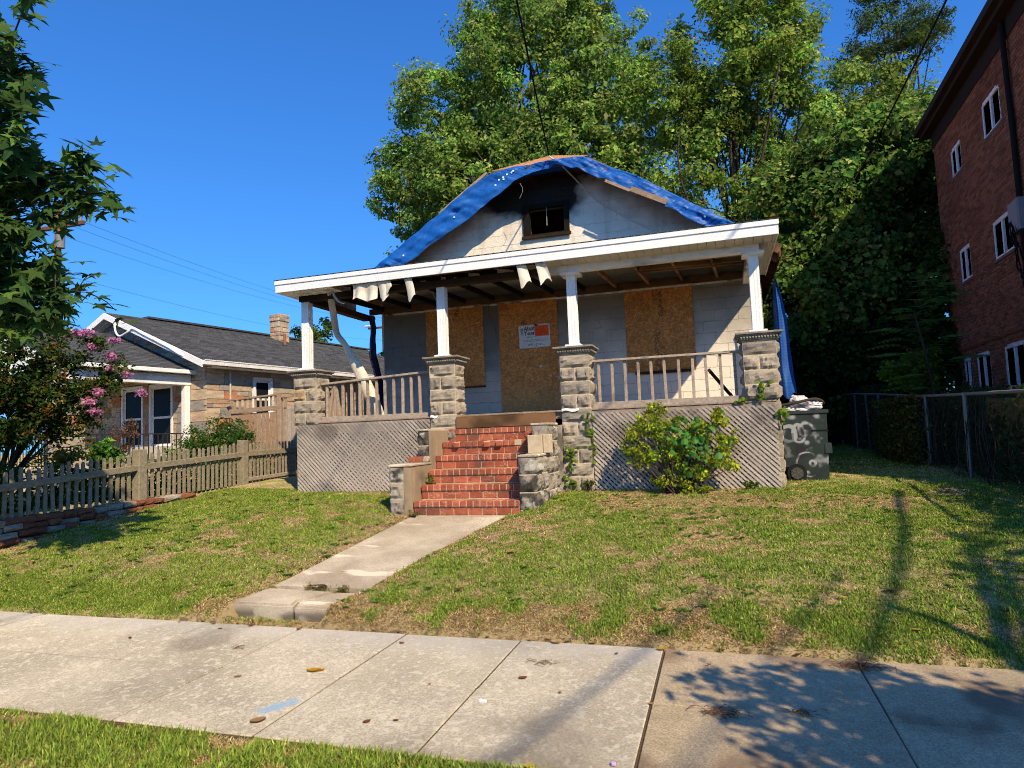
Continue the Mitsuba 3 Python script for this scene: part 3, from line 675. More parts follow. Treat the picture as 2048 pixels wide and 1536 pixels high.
# bricks and blocks lying about
def loose(name, m, mat, label, cat='brick', tone=(.5, .3), group=None, color=None, smooth=False):
    k = put(name, m, mat, tone=None if color is not None else tone, color=color, smooth=smooth); tag(k, label, cat, group); return k
def chunk(c, s, seed):
    m = trimesh.creation.icosphere(subdivisions=2); v = np.array(m.vertices); v = np.sign(v) * np.abs(v) ** .6
    v = v * (.8 + .4 * meshkit.noise(v * 1.7 + seed * 5.1)[:, None]) * np.array(s) / 2
    return v + np.array(c), np.array(m.faces)
loose('loose_brick', rot(bx(-2.21, -2.105, -.80, -.70, 1.201, 1.285, .008), (0, 0, 1), .05, (-2.15, -.75, 0)), 'red_brick', 'left one of two loose red bricks on the left cheek wall of the steps')
loose('loose_brick', rot(bx(-2.10, -1.995, -.80, -.69, 1.201, 1.285, .008), (0, 0, 1), -.06, (-2.05, -.75, 0)), 'red_brick', 'right one of two loose red bricks, beside a mortar lump')
loose('mortar_lump', chunk((-1.94, -.74, 1.243), (.11, .1, .085), 3), 'path_concrete', 'grey mortar lump beside the loose bricks on the left cheek wall', 'rubble')
loose('concrete_block', bx(-.315, -.10, -.86, -.672, 1.287, 1.545, .006), 'step_mortar', 'pale cream block standing on the right cheek wall, the wider one', 'block', (.3, .0))
loose('concrete_block', bx(-.092, .005, -.85, -.672, 1.287, 1.548, .006), 'step_mortar', 'narrow pale cream block at the right of the wider one', 'block', (.3, .0))
loose('broken_brick', rot(chunk((-.46, -.26, 1.545), (.13, .1, .11), 7), (0, 1, 0), .4, (-.46, -.26, 1.545)), 'red_brick', 'broken brick lump lying near the right end of a brick step', tone=(.2, .8))
loose('loose_brick', bx(-.72, -.52, 1.2, 1.3, 1.909, 1.965, .006), 'red_brick', 'dark loose brick on the porch floor before the boarded door', tone=(.1, 0))
for (x, y, w, n_) in ((-2.12, -.036, .12, 'rag of white plastic caught at the foot of the second pillar'), (.12, -.038, .26, 'torn white paper strip on the third pillar beside the stair header')):
    g = np.array([[(x + w * u - w * .4, y - .002 - .01 * math.sin(3 * u + 2 * v), 1.90 + .035 * (v - .5) + .012 * math.sin(7 * u)) for v in (0, .5, 1)] for u in np.linspace(0, 1, 9)])
    loose('white_scrap', sheet(g, .003), 'matt', n_, 'scrap', color=(.75, .75, .75), smooth=True)

# ------------------------------------------------------------------ blue tarps
def tarp(name, low, up, seed, label, cat='tarp', back=.55, dark=0.0):
    low, up = bez(low, 200), bez(up, 200); T_ = np.linspace(0, 1, 200)
    n = 34; g = np.zeros((200, n, 3))
    for j_ in range(n):
        t = j_ / (n - 1)
        if t < .62: q = low + (up - low) * (t / .62)
        else:
            s = (t - .62) / .38; q = up + np.array([0, back * s, 0]); q[:, 2] += .035 * math.sin(s * 3.1)
        g[:, j_] = q
    P = np.stack([g[..., 0] * 1.6 + g[..., 2] * 3.2 * np.sign(low[-1, 2] - low[0, 2]), g[..., 2] * 1.0, g[..., 1] * 0 + seed], -1)
    w = meshkit.fbm(P * 2.4, 4) - .5
    sg = np.sign(low[-1, 2] - low[0, 2]); al = g[..., 0] * .85 + g[..., 2] * sg * .53; ac = g[..., 2] * .85 - g[..., 0] * sg * .53
    w2 = meshkit.fbm(np.stack([al * 1.5, ac * 8, al * 0 + seed * 3], -1), 4) - .5; w3 = np.abs(meshkit.noise(np.stack([al * 3 + ac * 6, ac * 5, al * 0 + seed + 20], -1)) - .5)
    fold = .11 * w2 + .085 * w3 - .03
    tt = np.linspace(0, 1, n)[None, :]
    g[..., 1] -= (.10 * w + fold + .02) * np.clip(1 - np.abs(tt - .35) * 1.1, .1, 1)
    g[:, :3, 2] += (.05 * (meshkit.noise(np.stack([T_ * 19, T_ * 0 + seed, T_ * 0], -1)) - .5))[:, None]
    g[..., 2] += .03 * (meshkit.fbm(P * 1.3 + 9, 3) - .5)
    k = put(name, sheet(g, .004), 'blue_tarp_sheet', tone=(dark, 0), smooth=True); tag(k, label, cat); return k, g
ty_ = 1.58
kl, gl = tarp('blue_tarp', [(-3.62, ty_, 4.83), (-3.29, ty_, 4.97), (-2.39, ty_, 5.45), (-1.51, ty_, 5.98), (-.96, ty_, 6.29), (-.62, ty_, 6.35), (-.28, ty_, 6.42)],
     [(-4.02, ty_, 4.95), (-3.69, ty_, 5.15), (-2.58, ty_, 5.86), (-1.75, ty_, 6.37), (-1.30, ty_, 6.49), (-.85, ty_, 6.52), (-.26, ty_, 6.53)], 2, 'crumpled blue tarp along the left rake of the burnt gable')
kr, gr = tarp('blue_tarp', [(-.34, ty_ - .02, 6.42), (.0, ty_ - .02, 6.34), (.57, ty_, 6.05), (1.46, ty_, 5.51), (2.18, ty_, 5.0), (2.62, ty_, 4.70)],
     [(-.32, ty_ - .02, 6.52), (.23, ty_ - .02, 6.49), (.62, ty_, 6.30), (1.22, ty_, 5.97), (1.96, ty_, 5.47), (2.59, ty_, 5.04), (2.98, ty_, 4.78)], 5, 'folded blue tarp along the right rake of the burnt gable')
for k_, g_, pts in ((kl, gl, ((116, 11), (122, 10), (129, 11), (136, 11), (140, 12), (120, 8), (109, 8), (73, 8), (38, 9))), (kr, gr, ((98, 9), (115, 9), (129, 11), (140, 11), (155, 11)))):
    for i_, j_ in pts:
        c = g_[i_, j_] + [0, -.012, 0]; put('nail_cap', mv(bx(-.017, .017, -.004, .004, -.017, .017, .008), c), 'matt', k_, color=(.7, .75, .8) if k_ == kl else (.2, .3, .5))
# tarp hanging at the right end of the porch
top = np.array([[3.27, 1.5, 3.87], [3.31, 1.56, 3.89], [3.35, 1.62, 3.88]])
prof = [(3.90, 3.275, 3.30), (3.64, 3.25, 3.36), (3.25, 3.24, 3.42), (2.75, 3.235, 3.44), (2.3, 3.22, 3.47), (2.0, 3.20, 3.50)]
zz = np.linspace(3.90, 2.0, 40); xl_ = np.interp(-zz, [-p[0] for p in prof], [p[1] for p in prof]); xr_ = np.interp(-zz, [-p[0] for p in prof], [p[2] for p in prof])
g = np.zeros((40, 16, 3))
for j_ in range(16):
    t = j_ / 15
    g[:, j_, 0] = xl_ + (xr_ - xl_) * t; g[:, j_, 1] = 1.5 + .05 * np.sin(t * 8 + zz * .5) * np.clip((3.9 - zz) * 2, 0, 1) - .07 * t + .06 * (meshkit.noise(np.stack([zz * 2, zz * 0 + t * 4, zz * 0], -1)) - .5)
    g[:, j_, 2] = zz + .05 * math.sin(9 * t) * (zz < 2.15)
k = put('hanging_tarp', sheet(g, .004), 'blue_tarp_sheet', smooth=True); tag(k, 'bright blue tarp hanging down beside the rightmost porch pillar', 'tarp')
# scorched dark tarp hanging at the left end
zz = np.linspace(4.12, 1.95, 60); cx = np.interp(-zz, [-4.12, -3.9, -3.6, -3.3, -2.9, -2.4, -1.95], [2.20, 2.26, 2.22, 2.20, 2.36, 2.62, 2.80]); wd = np.interp(-zz, [-4.12, -3.75, -3.6, -3.2, -2.9, -2.5, -1.95], [.10, .06, .09, .19, .16, .20, .25])
g = np.zeros((60, 12, 3)); rq = np.random.default_rng(4)
for j_ in range(12):
    t = j_ / 11 - .5
    rag = rq.normal(0, .018, 60) * (abs(t) > .45) * (zz > 2.9)
    g[:, j_, 0] = -4.42 + .05 * np.sin(t * 9 + zz * 2); g[:, j_, 1] = cx + wd * 2 * t + rag; g[:, j_, 2] = zz
k = put('scorched_tarp', sheet(g, .004), 'blue_tarp_sheet', tone=(.97, 0), smooth=True); tag(k, 'ragged dark navy tarp hanging at the left end of the porch', 'tarp')

# torn soffit vinyl hanging from the porch edge
def strip_hang(pts, width, twist, label, n=40, curl=.25, name='hanging_vinyl'):
    c = bez(pts, n); g = np.zeros((n, 9, 3)); T_ = np.gradient(c, axis=0); T_ /= np.linalg.norm(T_, axis=1, keepdims=True)
    wv = np.interp(np.linspace(0, 1, n), np.linspace(0, 1, len(width)), width); tw = np.interp(np.linspace(0, 1, n), np.linspace(0, 1, len(twist)), twist)
    for i_ in range(n):
        s = np.array([math.cos(tw[i_]), math.sin(tw[i_]), 0]); s -= T_[i_] * (s @ T_[i_]); s /= np.linalg.norm(s); o = np.cross(s, T_[i_])
        for j_ in range(9):
            t = j_ / 8 - .5; g[i_, j_] = c[i_] + s * wv[i_] * t + o * (curl * wv[i_] * (t * t * 4 - .4) + .010 * (j_ in (3, 5)))
    k = put(name, sheet(g, .003), 'cream_vinyl', tone=(.5, .12), smooth=True); tag(k, label, 'soffit strip'); return k
strip_hang([(-3.98, -.05, 4.12), (-4.10, .25, 3.78), (-4.16, .45, 3.50), (-4.05, .50, 3.30), (-3.86, .50, 2.95), (-3.68, .50, 2.62), (-3.52, .50, 2.25), (-3.42, .50, 1.96)], [.10, .12, .13, .10, .19, .22, .24, .26], [.5, .9, 1.2, .2, .1, .3, .1, -.1], 'long twisted cream vinyl strip hanging to the floor behind the left railing', 60)
def flap(x0, x1, zt, zb, seed, label, skew=0, waves=3):
    n, m = 14, 22; g = np.zeros((m, n, 3)); rg = np.random.default_rng(seed)
    for i_ in range(m):
        u = i_ / (m - 1)
        for j_ in range(n):
            v = j_ / (n - 1); bot = zb + .05 * math.sin(5 * u + seed) + .03 * (u - .5)
            g[i_, j_] = (x0 + (x1 - x0) * u + skew * v, -.365 - .04 * v + .035 * math.sin(waves * 6.28 * u + seed) * (.2 + v) + .02 * math.sin(3 * v), zt + (bot - zt) * v)
    k = put('hanging_vinyl', sheet(g, .003), 'cream_vinyl', tone=(.5, .10), smooth=True); tag(k, label, 'soffit strip')
flap(-3.35, -2.90, 4.13, 3.86, 1, 'widest pleated cream vinyl flap under the left half of the porch edge', 0, 2)
flap(-2.90, -2.74, 4.13, 3.83, 2, 'pointed cream vinyl flap just right of the pleated one', .06, .7)
flap(-2.78, -2.66, 4.13, 3.95, 9, 'small bent cream vinyl flap above the pointed one', .05, .5)
flap(-2.41, -2.28, 4.13, 3.78, 3, 'narrow curled cream vinyl flap hanging alone above the left railing', .08, .5)
flap(-.52, -.37, 4.13, 3.81, 4, 'left one of two cream vinyl flaps above the steps', .08, .6)
flap(-.22, -.06, 4.13, 3.83, 5, 'right one of two cream vinyl flaps, where the soffit strips begin', .09, .6)
strip_hang([(-3.83, -.20, 4.13), (-3.80, -.19, 4.02), (-3.72, -.18, 3.92), (-3.62, -.18, 3.88)], [.04, .05, .045, .01], [1.2, 1.0, .8, .6], 'thin curled cream vinyl sliver left of the pleated flap', 20)

# ------------------------------------------------------------------ signs on the boarded door
sg = thing('warning_sign', 'white printed notice board with black lettering on the boarded door', 'sign')
sx0, sx1, sz0, sz1, sy = -1.265, -.655, 3.195, 3.635, WY - .032
tilt = -.015
def sgp(m): return rot(m, (0, 1, 0), tilt, (-.96, 0, 3.4))
put('board', sgp(bx(sx0, sx1, sy, sy + .004, sz0, sz1)), 'paint', sg, color=(.66, .67, .68))
def letters(txt, h, x, z, y, bold=True, turn=0):
    t = meshkit.text_mesh(txt, h, .0015, bold); v = np.array(t.vertices); 
    if turn: v = np.stack([-v[:, 1], v[:, 0], v[:, 2]], 1)
    return np.stack([x + v[:, 0], y - v[:, 2], z + v[:, 1]], 1), np.array(t.faces)
for txt, h, x, z, tn in (('DOB', .045, sx0 + .085, sz0 + .255, 1), ('Abate', .072, sx0 + .10, sz0 + .335, 0), ('Team .', .072, sx0 + .10, sz0 + .245, 0), ('DOB', .030, sx0 + .17, sz0 + .045, 0)):
    put('lettering', sgp(letters(txt, h, x, z, sy - .0002, True, tn)), 'paint', sg, color=(.01, .01, .012))
rt = np.random.default_rng(2); mb = MB()
for (x, z, w) in ((.14, .215, .36), (.14, .195, .14), (.06, .150, .50), (.10, .122, .42), (.29, .065, .18), (.29, .045, .20)):
    q = x
    while q < x + w:   # lines of small print, too small to read
        L = .012 + .03 * rt.random(); mb.add(*bx(sx0 + q, sx0 + min(q + L, x + w + .01), sy - .0016, sy - .0002, sz0 + z - .004, sz0 + z + .004)); q += L + .007
put('small_print', sgp((np.vstack(mb.v), np.vstack(mb.f))), 'paint', sg, color=(.16, .16, .17)); stuff(sg + '__small_print')
for (x, z) in ((.03, .41), (.58, .42), (.33, .02)): put('screw', sgp(bx(sx0 + x, sx0 + x + .014, sy - .004, sy - .0002, sz0 + z, sz0 + z + .014, .004)), 'paint', sg, color=(.02, .02, .02))
on = thing('orange_notice', 'bright orange paper notice stuck over the corner of the white sign', 'notice')
put('paper', sgp(bx(-.945, -.675, sy - .006, sy - .003, 3.405, 3.605)), 'paint', on, color=(.86, .10, .008))
mb = MB()
for k in range(8): mb.add(*bx(-.925 + (.05 if k == 0 else 0), -.70 - .05 * rt.random() - (.04 if k == 0 else 0), sy - .0075, sy - .0062, 3.575 - .02 * k, 3.579 - .02 * k))
put('small_print', sgp((np.vstack(mb.v), np.vstack(mb.f))), 'paint', on, color=(.35, .03, .005)); stuff(on + '__small_print')
put('tape', sgp(rot(bx(-.95, -.88, sy - .009, sy - .0065, 3.60, 3.635), (0, 1, 0), .3, (-.91, 0, 3.62))), 'paint', on, color=(.03, .02, .015))

# ------------------------------------------------------------------ wheeled bin
B_ = thing('wheeled_bin', 'dark green wheeled rubbish bin with spray paint, overfull with bags', 'bin')
bz = .70
def taper(x0, x1, y0, y1, z0, X0, X1, Y0, Y1, z1): return hexa([(x0, y0, z0), (x1, y0, z0), (x1, y1, z0), (x0, y1, z0)], [(X0, Y0, z1), (X1, Y0, z1), (X1, Y1, z1), (X0, Y1, z1)])
put('body', taper(3.245, 3.785, .80, 1.30, bz + .0, 3.185, 3.80, .72, 1.42, bz + 1.0), 'bin_plastic', B_, tone=(1, 0))
put('rim', bx(3.165, 3.825, .70, 1.44, bz + .99, bz + 1.05, .012), 'bin_plastic', B_, tone=(0, 0))
put('side_recess', taper(3.19, 3.36, .768, .80, bz + .22, 3.19, 3.33, .735, .78, bz + .72), 'bin_plastic', B_, tone=(.4, 0))
put('lift_bar', bx(3.74, 3.845, .75, .86, bz + .40, bz + .56, .012), 'bin_plastic', B_, tone=(0, 0))
put('crease', bx(3.585, 3.80, .727, .76, bz + .745, bz + .757), 'matt', B_, color=(.01, .012, .012))
lid = put('lid', bx(3.15, 3.80, 1.44, 1.475, bz + .3, bz + 1.02, .01), 'bin_plastic', B_, tone=(0, 0))
w = key('wheel', B_)
def cyl(c, ax, r, L, n=20):
    m = trimesh.creation.cylinder(r, L, n); v = np.array(m.vertices)
    if ax == 1: v = v[:, [0, 2, 1]] * [1, -1, 1]
    if ax == 0: v = v[:, [2, 1, 0]] * [1, 1, -1]
    return v + np.array(c), np.array(m.faces)
put('tyre', cyl((3.345, .745, bz + .13), 1, .135, .05), 'matt', w, color=(.014, .014, .015), smooth=40)
put('rim', cyl((3.345, .713, bz + .13), 1, .085, .016), 'matt', w, color=(.06, .058, .055), smooth=40)
mb = MB()
for a in range(6): mb.add(*rot(bx(3.34, 3.35, .700, .706, bz + .04, bz + .12), (0, 1, 0), a * math.pi / 3, (3.345, 0, bz + .13)), c=(.10, .095, .09))
mb.put('spokes', 'matt', w, col=True)
put('handle', tube(bez([(3.16, .76, bz + 1.13), (3.4, .72, bz + 1.17), (3.66, .75, bz + 1.21), (3.78, .86, bz + 1.16), (3.74, 1.0, bz + 1.10), (3.5, .80, bz + 1.075), (3.2, .74, bz + 1.08)], 40), .022, 8), 'matt', B_, color=(.05, .04, .035), smooth=True)
def bag(c, s, seed, label, col):
    m = trimesh.creation.icosphere(subdivisions=3); v = np.array(m.vertices)
    d = 1 + .5 * (meshkit.fbm(v * 1.9 + seed, 4) - .5) + .12 * np.sin(9 * meshkit.noise(v * 2.3 + seed * 2))
    v = v * d[:, None] * np.array(s) / 2 + np.array(c)
    k = put('rubbish_bag', (v, np.array(m.faces)), 'paint', color=col, smooth=35); tag(k, label, 'bag')
bag((3.47, .98, bz + 1.17), (.30, .28, .24), 1, 'grey plastic bag bulging from the top of the bin, the highest', (.50, .50, .54))
bag((3.64, .86, bz + 1.12), (.28, .26, .17), 4, 'pale white plastic bag at the right of the open bin', (.62, .60, .62))
bag((3.30, .82, bz + 1.06), (.26, .2, .12), 6, 'crumpled white paper bag at the left rim of the bin', (.55, .55, .54))
bag((3.46, .76, bz + 1.05), (.2, .12, .07), 9, 'small white wrapper squashed at the bin rim', (.7, .7, .68))

# ------------------------------------------------------------------ wires
def wire(pts, r, label, name='overhead_wire', col=(.012, .012, .013), group=None):
    k = put(name, tube(pts, r, 6), 'matt', color=col, smooth=True); tag(k, label, 'wire', group); return k
def sagline(a, b, s, n=40):
    a, b = np.array(a, float), np.array(b, float); t = np.linspace(0, 1, n)[:, None]; p = a + (b - a) * t; p[:, 2] -= (4 * s * t * (1 - t))[:, 0]; return p
wire(sagline((-.37, 1.52, 6.60), (2.2, -14.5, 7.7), .30, 60), .013, 'thick black service cable running from the burnt gable peak up out of the picture')
wire(sagline((6.95, 24, 9.6), (5.9, -6.5, 8.3), .5), .019, 'black cable crossing the sky at the right, beside the brick flats')
def cord(pts, n, r, col, nm='cord'): put(nm, tube(bez(pts, n), r, 6), 'matt', H, color=col, smooth=True)
cord([(-.37, 1.50, 6.58), (-.2, 1.6, 6.45), (-.05, 2.14, 6.36), (.32, WY - .02, 5.90), (.62, WY - .02, 5.66), (.95, WY - .02, 5.43), (1.2, WY - .02, 5.27), (1.5, WY - .04, 5.06), (1.6, 1.9, 4.9)], 40, .013, (.62, .58, .50))
cord([(-.95, 1.56, 6.18), (-.9, 1.56, 6.05), (-.97, 1.57, 5.9)], 10, .004, (.3, .3, .3))
cord([(-1.86, WY - .05, 4.12), (-1.84, WY - .06, 3.9), (-1.75, WY - .06, 3.7), (-1.72, WY - .06, 3.52)], 14, .007, (.12, .11, .11))
cord([(-2.2, .25, 4.02), (-2.12, .4, 3.75), (-1.98, .5, 3.6), (-1.95, .5, 3.45)], 14, .005, (.35, .34, .33))

# unseen cables out of view, placed so their shadows streak the lawn and pavement
SV = np.array([.87, -1.0, 1.05])
for (s0, s1, t0, t1, r_, lb) in (((3.08, -5.0, .05), (4.0, -1.93, .5), 7.6, 6.0, .042, 'unseen bundled cable high at the right, placed to streak the lawn with shadow'),
                            ((1.17, -6.54, 0), (1.456, -5.58, 0), 7.2, 6.8, .02, 'unseen cable high behind the viewer, left of the bundle, shading the pavement'),
                            ((2.04, -6.43, 0), (2.435, -5.06, 0), 7.3, 6.7, .02, 'unseen cable high behind the viewer, next to the bundle, shading the pavement')):
    a, b = np.array(s0) + SV * t0, np.array(s1) + SV * t1; d = (b - a) / np.linalg.norm(b - a)
    wire(sagline(a - d * 2.5, b + d * 2.5, .05, 16), r_, lb)

# ------------------------------------------------------------------ the stone house next door
L = frame_xf((-9.0, 2.52), math.radians(10.5))
NH = thing('stone_house', 'low stone cottage with a dark shingle roof, white trim and a deep porch', 'house')
rn = np.random.default_rng(33)
RXN, EZ, RZN = -3.8, 3.56, 5.13; SL = (RZN - EZ) / -RXN
fw_ = key('wall', NH)
gpoly = Polygon([(-7.3, .5), (-.35, .5), (-.35, EZ + SL * -.35 * -1 - .1), (RXN, RZN - .12), (-7.3, EZ - .1)])
gpoly = Polygon([(-7.3, .5), (-.35, .5), (-.35, EZ + SL * .35 - .12), (RXN, RZN - .12), (-7.3, EZ + .02)])
holes_f = [sbox(-3.56, 1.62, -2.80, 3.10), sbox(-2.42, 1.62, -1.64, 3.10)]
hf = unary_union([h.buffer(.10, join_style=2) for h in holes_f])
put('backing', L(prism_y(gpoly.buffer(-.02).difference(hf), .37, .6)), 'step_mortar', fw_)
def stones(poly, z0, z1, x0, x1, put_one, rng):
    z = z0
    while z < z1:
        h = rng.choice([.13, .17, .21, .26, .15]); x = x0 - rng.random() * .4
        while x < x1:
            w = rng.uniform(.28, .78) * (1.0 if h < .2 else .8)
            if h > .2 and rng.random() < .4:
                hs = [(z, z + h * .45), (z + h * .45, z + h)]
            else: hs = [(z, z + h)]
            for (a, b) in hs:
                d = rng.normal(0, .006, 4)
                q = Polygon([(x + .008, a + .007 + d[0] * .5), (x + w - .008, a + .007 + d[1] * .5), (x + w - .008 + d[2], b - .007 + d[3]), (x + w * .5, b - .006 + d[1]), (x + .008 + d[0], b - .007 + d[2])]).intersection(poly)
                if not q.is_empty and q.area > .003: put_one(q)
            x += w
        z += h
def stone_front(q):
    m = prism_y(q, .35 - .016 * rn.random() - .004, .372)
    if m is not None: put('stone', L(jit(m, .0015, rn)), 'ashlar', fw_, tone=(rn.random(), 0))
stones(gpoly.difference(hf), .9, 4.9, -5.0, -.35, stone_front, rn)
sw = key('side_wall', NH)
swin = sbox(1.74, 2.0, 2.30, 3.24); spoly = sbox(.37, .5, 10.2, EZ + .05)
shole = swin.buffer(.02, join_style=2)
def side(m):   # polygons were built in (y, z): lay them on the side wall x = -.35
    v = np.asarray(m[0]); return L((np.stack([-.35 - (v[:, 1] - .35), v[:, 0], v[:, 2]], 1), np.asarray(m[1])))
put('backing', side(prism_y(spoly.difference(shole), .372, .6)), 'step_mortar', sw)
def stone_side(q):
    m = prism_y(q, .35 - .016 * rn.random() - .004, .374)
    if m is not None: put('stone', side(jit(m, .0015, rn)), 'ashlar', sw, tone=(rn.random(), 0))
stones(spoly.difference(swin.buffer(.06, join_style=2)), .95, 3.58, .375, 9.2, stone_side, rn)
put('rear_wall', L(bx(-7.3, -.6, 10.0, 10.2, .5, EZ)), 'ashlar', NH, tone=(.3, 0))
put('left_wall', L(bx(-7.3, -7.1, .61, 10.0, .5, EZ)), 'ashlar', NH, tone=(.3, 0))
def sash(parent, x0, x1, z0, z1, xf, y=.36, name='window'):
    w = key(name, parent); t = .055; zm = (z0 + z1) / 2 - .03
    fr = sbox(x0 - .07, z0 - .07, x1 + .07, z1 + .07).difference(sbox(x0, z0, x1, z1))
    put('frame', xf(prism_y(fr, y - .025, y + .09)), 'white_paint', w, tone=(.3, 0))
    put('sash', xf(prism_y(sbox(x0 + .001, z0 + .001, x1 - .001, z1 - .001).difference(sbox(x0 + t, z0 + t, x1 - t, zm - t / 2)).difference(sbox(x0 + t, zm + t / 2, x1 - t, z1 - t)), y + .02, y + .06)), 'white_paint', w, tone=(.3, 0))
    put('pane', xf(prism_y(sbox(x0 + .01, z0 + .01, x1 - .01, zm), y + .035, y + .045)), 'pane', w)
    put('pane', xf(prism_y(sbox(x0 + .01, zm, x1 - .01, z1 - .01), y + .028, y + .034)), 'pane', w)
    put('blind', xf(prism_y(sbox(x0, z0, x1, z1), y + .10, y + .12)), 'matt', w, color=(.06, .055, .05))
for h in holes_f: x0, z0, x1, z1 = h.bounds; sash(NH, x0, x1, z0, z1, L)
x0, z0, x1, z1 = sbox(1.78, 2.34, 2.32, 3.22).bounds
sash(NH, 1.80, 2.30, 2.30, 3.22, side)
# roofs: decks with courses of shingles
def shingle_roof(parent, a, b, c, d, n, name='roof'):
    """a-b the eave, d-c the ridge"""
    a, b, c, d = (np.asarray(p, float) for p in (a, b, c, d)); rf = key(name, parent)
    nrm = np.cross(b - a, d - a); nrm /= np.linalg.norm(nrm); nrm *= np.sign(nrm[2])
    put('deck', L(hexa([a - nrm * .09, b - nrm * .09, c - nrm * .09, d - nrm * .09], [a, b, c, d])), 'shingle', rf, tone=(0, 0))
    m = MB(); rg = np.random.default_rng(n)
    for k in range(n):
        t0, t1 = k / n, min((k + 1.08) / n, 1)
        p0, q0, p1, q1 = a + (d - a) * t0, b + (c - b) * t0, a + (d - a) * t1, b + (c - b) * t1
        ne = 14
        for e in range(ne):
            s0, s1 = e / ne, (e + .985) / ne; lift = nrm * (.012 + .006 * rg.random())
            m.add(*hexa([p0 + (q0 - p0) * s0 + nrm * .001, p0 + (q0 - p0) * s1 + nrm * .001, p1 + (q1 - p1) * s1 + nrm * .001, p1 + (q1 - p1) * s0 + nrm * .001],
                        [p0 + (q0 - p0) * s0 + lift, p0 + (q0 - p0) * s1 + lift, p1 + (q1 - p1) * s1 + nrm * .004, p1 + (q1 - p1) * s0 + nrm * .004]))
    m2 = (L((np.vstack(m.v), np.vstack(m.f))))
    stuff(put('shingles', m2, 'shingle', rf, tone=(0, 0)))
    return rf
shingle_roof(NH, (0, -.0, EZ + .02), (0, 10.3, EZ + .02), (RXN, 10.3, RZN), (RXN, -.0, RZN), 30)
shingle_roof(NH, (-7.6, 0, EZ + .02), (-7.6, 10.3, EZ + .02), (RXN, 10.3, RZN), (RXN, 0, RZN), 8)
put('ridge_cap', L(beam((RXN, 1.1, RZN + .02), (RXN, 10.3, RZN + .02), .3, .05)), 'shingle', NH, tone=(0, 0))
for sx in (0, -7.6):
    put('rake_trim', L(hexa([(sx, -.03, EZ - .16), (RXN, -.03, RZN - .17), (RXN, -.001, RZN - .17), (sx, -.001, EZ - .16)], [(sx, -.03, EZ + .0), (RXN, -.03, RZN - .01), (RXN, -.001, RZN - .01), (sx, -.001, EZ + .0)])), 'white_paint', NH, tone=(.1, 0))
    put('rake_soffit', L(hexa([(sx, .001, EZ - .12), (RXN, .001, RZN - .125), (RXN, .348, RZN - .125), (sx, .348, EZ - .12)], [(sx, .001, EZ - .10), (RXN, .001, RZN - .105), (RXN, .348, RZN - .105), (sx, .348, EZ - .10)])), 'white_paint', NH, tone=(.3, 0))
gt = key('gutter', NH)
put('trough', L(hull([(.0, -.02, EZ + .0), (.10, -.02, EZ + .0), (.085, -.02, EZ - .1), (.0, -.02, EZ - .1), (.0, 10.2, EZ + .0), (.10, 10.2, EZ + .0), (.085, 10.2, EZ - .1), (.0, 10.2, EZ - .1)])), 'white_paint', gt, tone=(.45, 0))
put('lip', L(bx(.09, .112, -.02, 10.2, EZ - .012, EZ + .01, .003)), 'white_paint', gt, tone=(.1, 0))
put('eave_soffit', L(bx(-.33, -.001, .35, 10.2, EZ - .13, EZ - .11)), 'white_paint', NH, tone=(.5, 0))
ch = key('chimney', NH)
rcn = np.random.default_rng(6); z = 4.6
CXa, CXb, CYa, CYb = -3.62, -3.22, 5.28, 5.68
put('flue', L(bx(CXa + .02, CXb - .02, CYa + .02, CYb - .02, 4.5, 5.66)), 'step_mortar', ch)
while z < 5.7:
    h = rcn.choice([.12, .16, .2]); e = .02 if z < 5.5 else .05
    for f_ in range(4):
        t = 0
        while t < 1:
            w = rcn.uniform(.4, .7); w = min(w, 1 - t) if 1 - t - w > .12 else 1 - t
            a0, a1 = (CXa + .42 * t, CXa + .42 * (t + w)) if f_ < 2 else (CYa + .42 * t, CYa + .42 * (t + w))
            m = bx(a0 + .006, a1 - .006, *((CYa - e, CYa + .05) if f_ == 0 else (CYb - .05, CYb + e)), z + .006, z + h - .006, .012) if f_ < 2 else bx(*((CXb - .05, CXb + e) if f_ == 2 else (CXa - e, CXa + .05)), a0 + .006, a1 - .006, z + .006, z + h - .006, .012)
            put('stone', L(jit(m, .004, rcn)), 'ashlar', ch, tone=(rcn.random() * .9, 0)); t += w
    z += h
put('vent_pipe', L(cyl((-2.62, 4.95, 4.78), 2, .045, .5, 10)), 'matt', NH, color=(.30, .10, .055), smooth=40)
put('pipe_flashing', L(bx(-2.72, -2.50, 4.75, 4.95, 4.60, 4.66)), 'matt', NH, color=(.05, .055, .06))
# service cable looped under the gable, conduit and meter box
put('service_cable', L(tube(bez([(-3.3, -.06, 4.80), (-3.2, -.08, 4.55), (-3.0, -.10, 4.42), (-2.7, -.08, 4.50), (-2.55, -.05, 4.57), (-2.1, -.045, 4.37), (-1.2, -.045, 3.98), (-.75, -.045, 3.76), (-.45, .1, 3.62)], 40), .026, 7)), 'white_paint', NH, smooth=True)
put('conduit', L(tube(bez([(-.31, .95, 3.45), (-.29, .98, 3.36), (-.305, 1.0, 3.2), (-.305, 1.0, 2.05)], 14), .024, 7)), 'paint', NH, color=(.42, .40, .36), smooth=True)
mb_ = key('meter_box', NH); put('case', L(bx(-.33, -.20, .86, 1.16, 1.62, 2.04, .02)), 'paint', mb_, color=(.52, .56, .62)); put('dial', L(cyl((-.19, 1.01, 1.86), 0, .075, .03, 16)), 'paint', mb_, color=(.4, .42, .45))
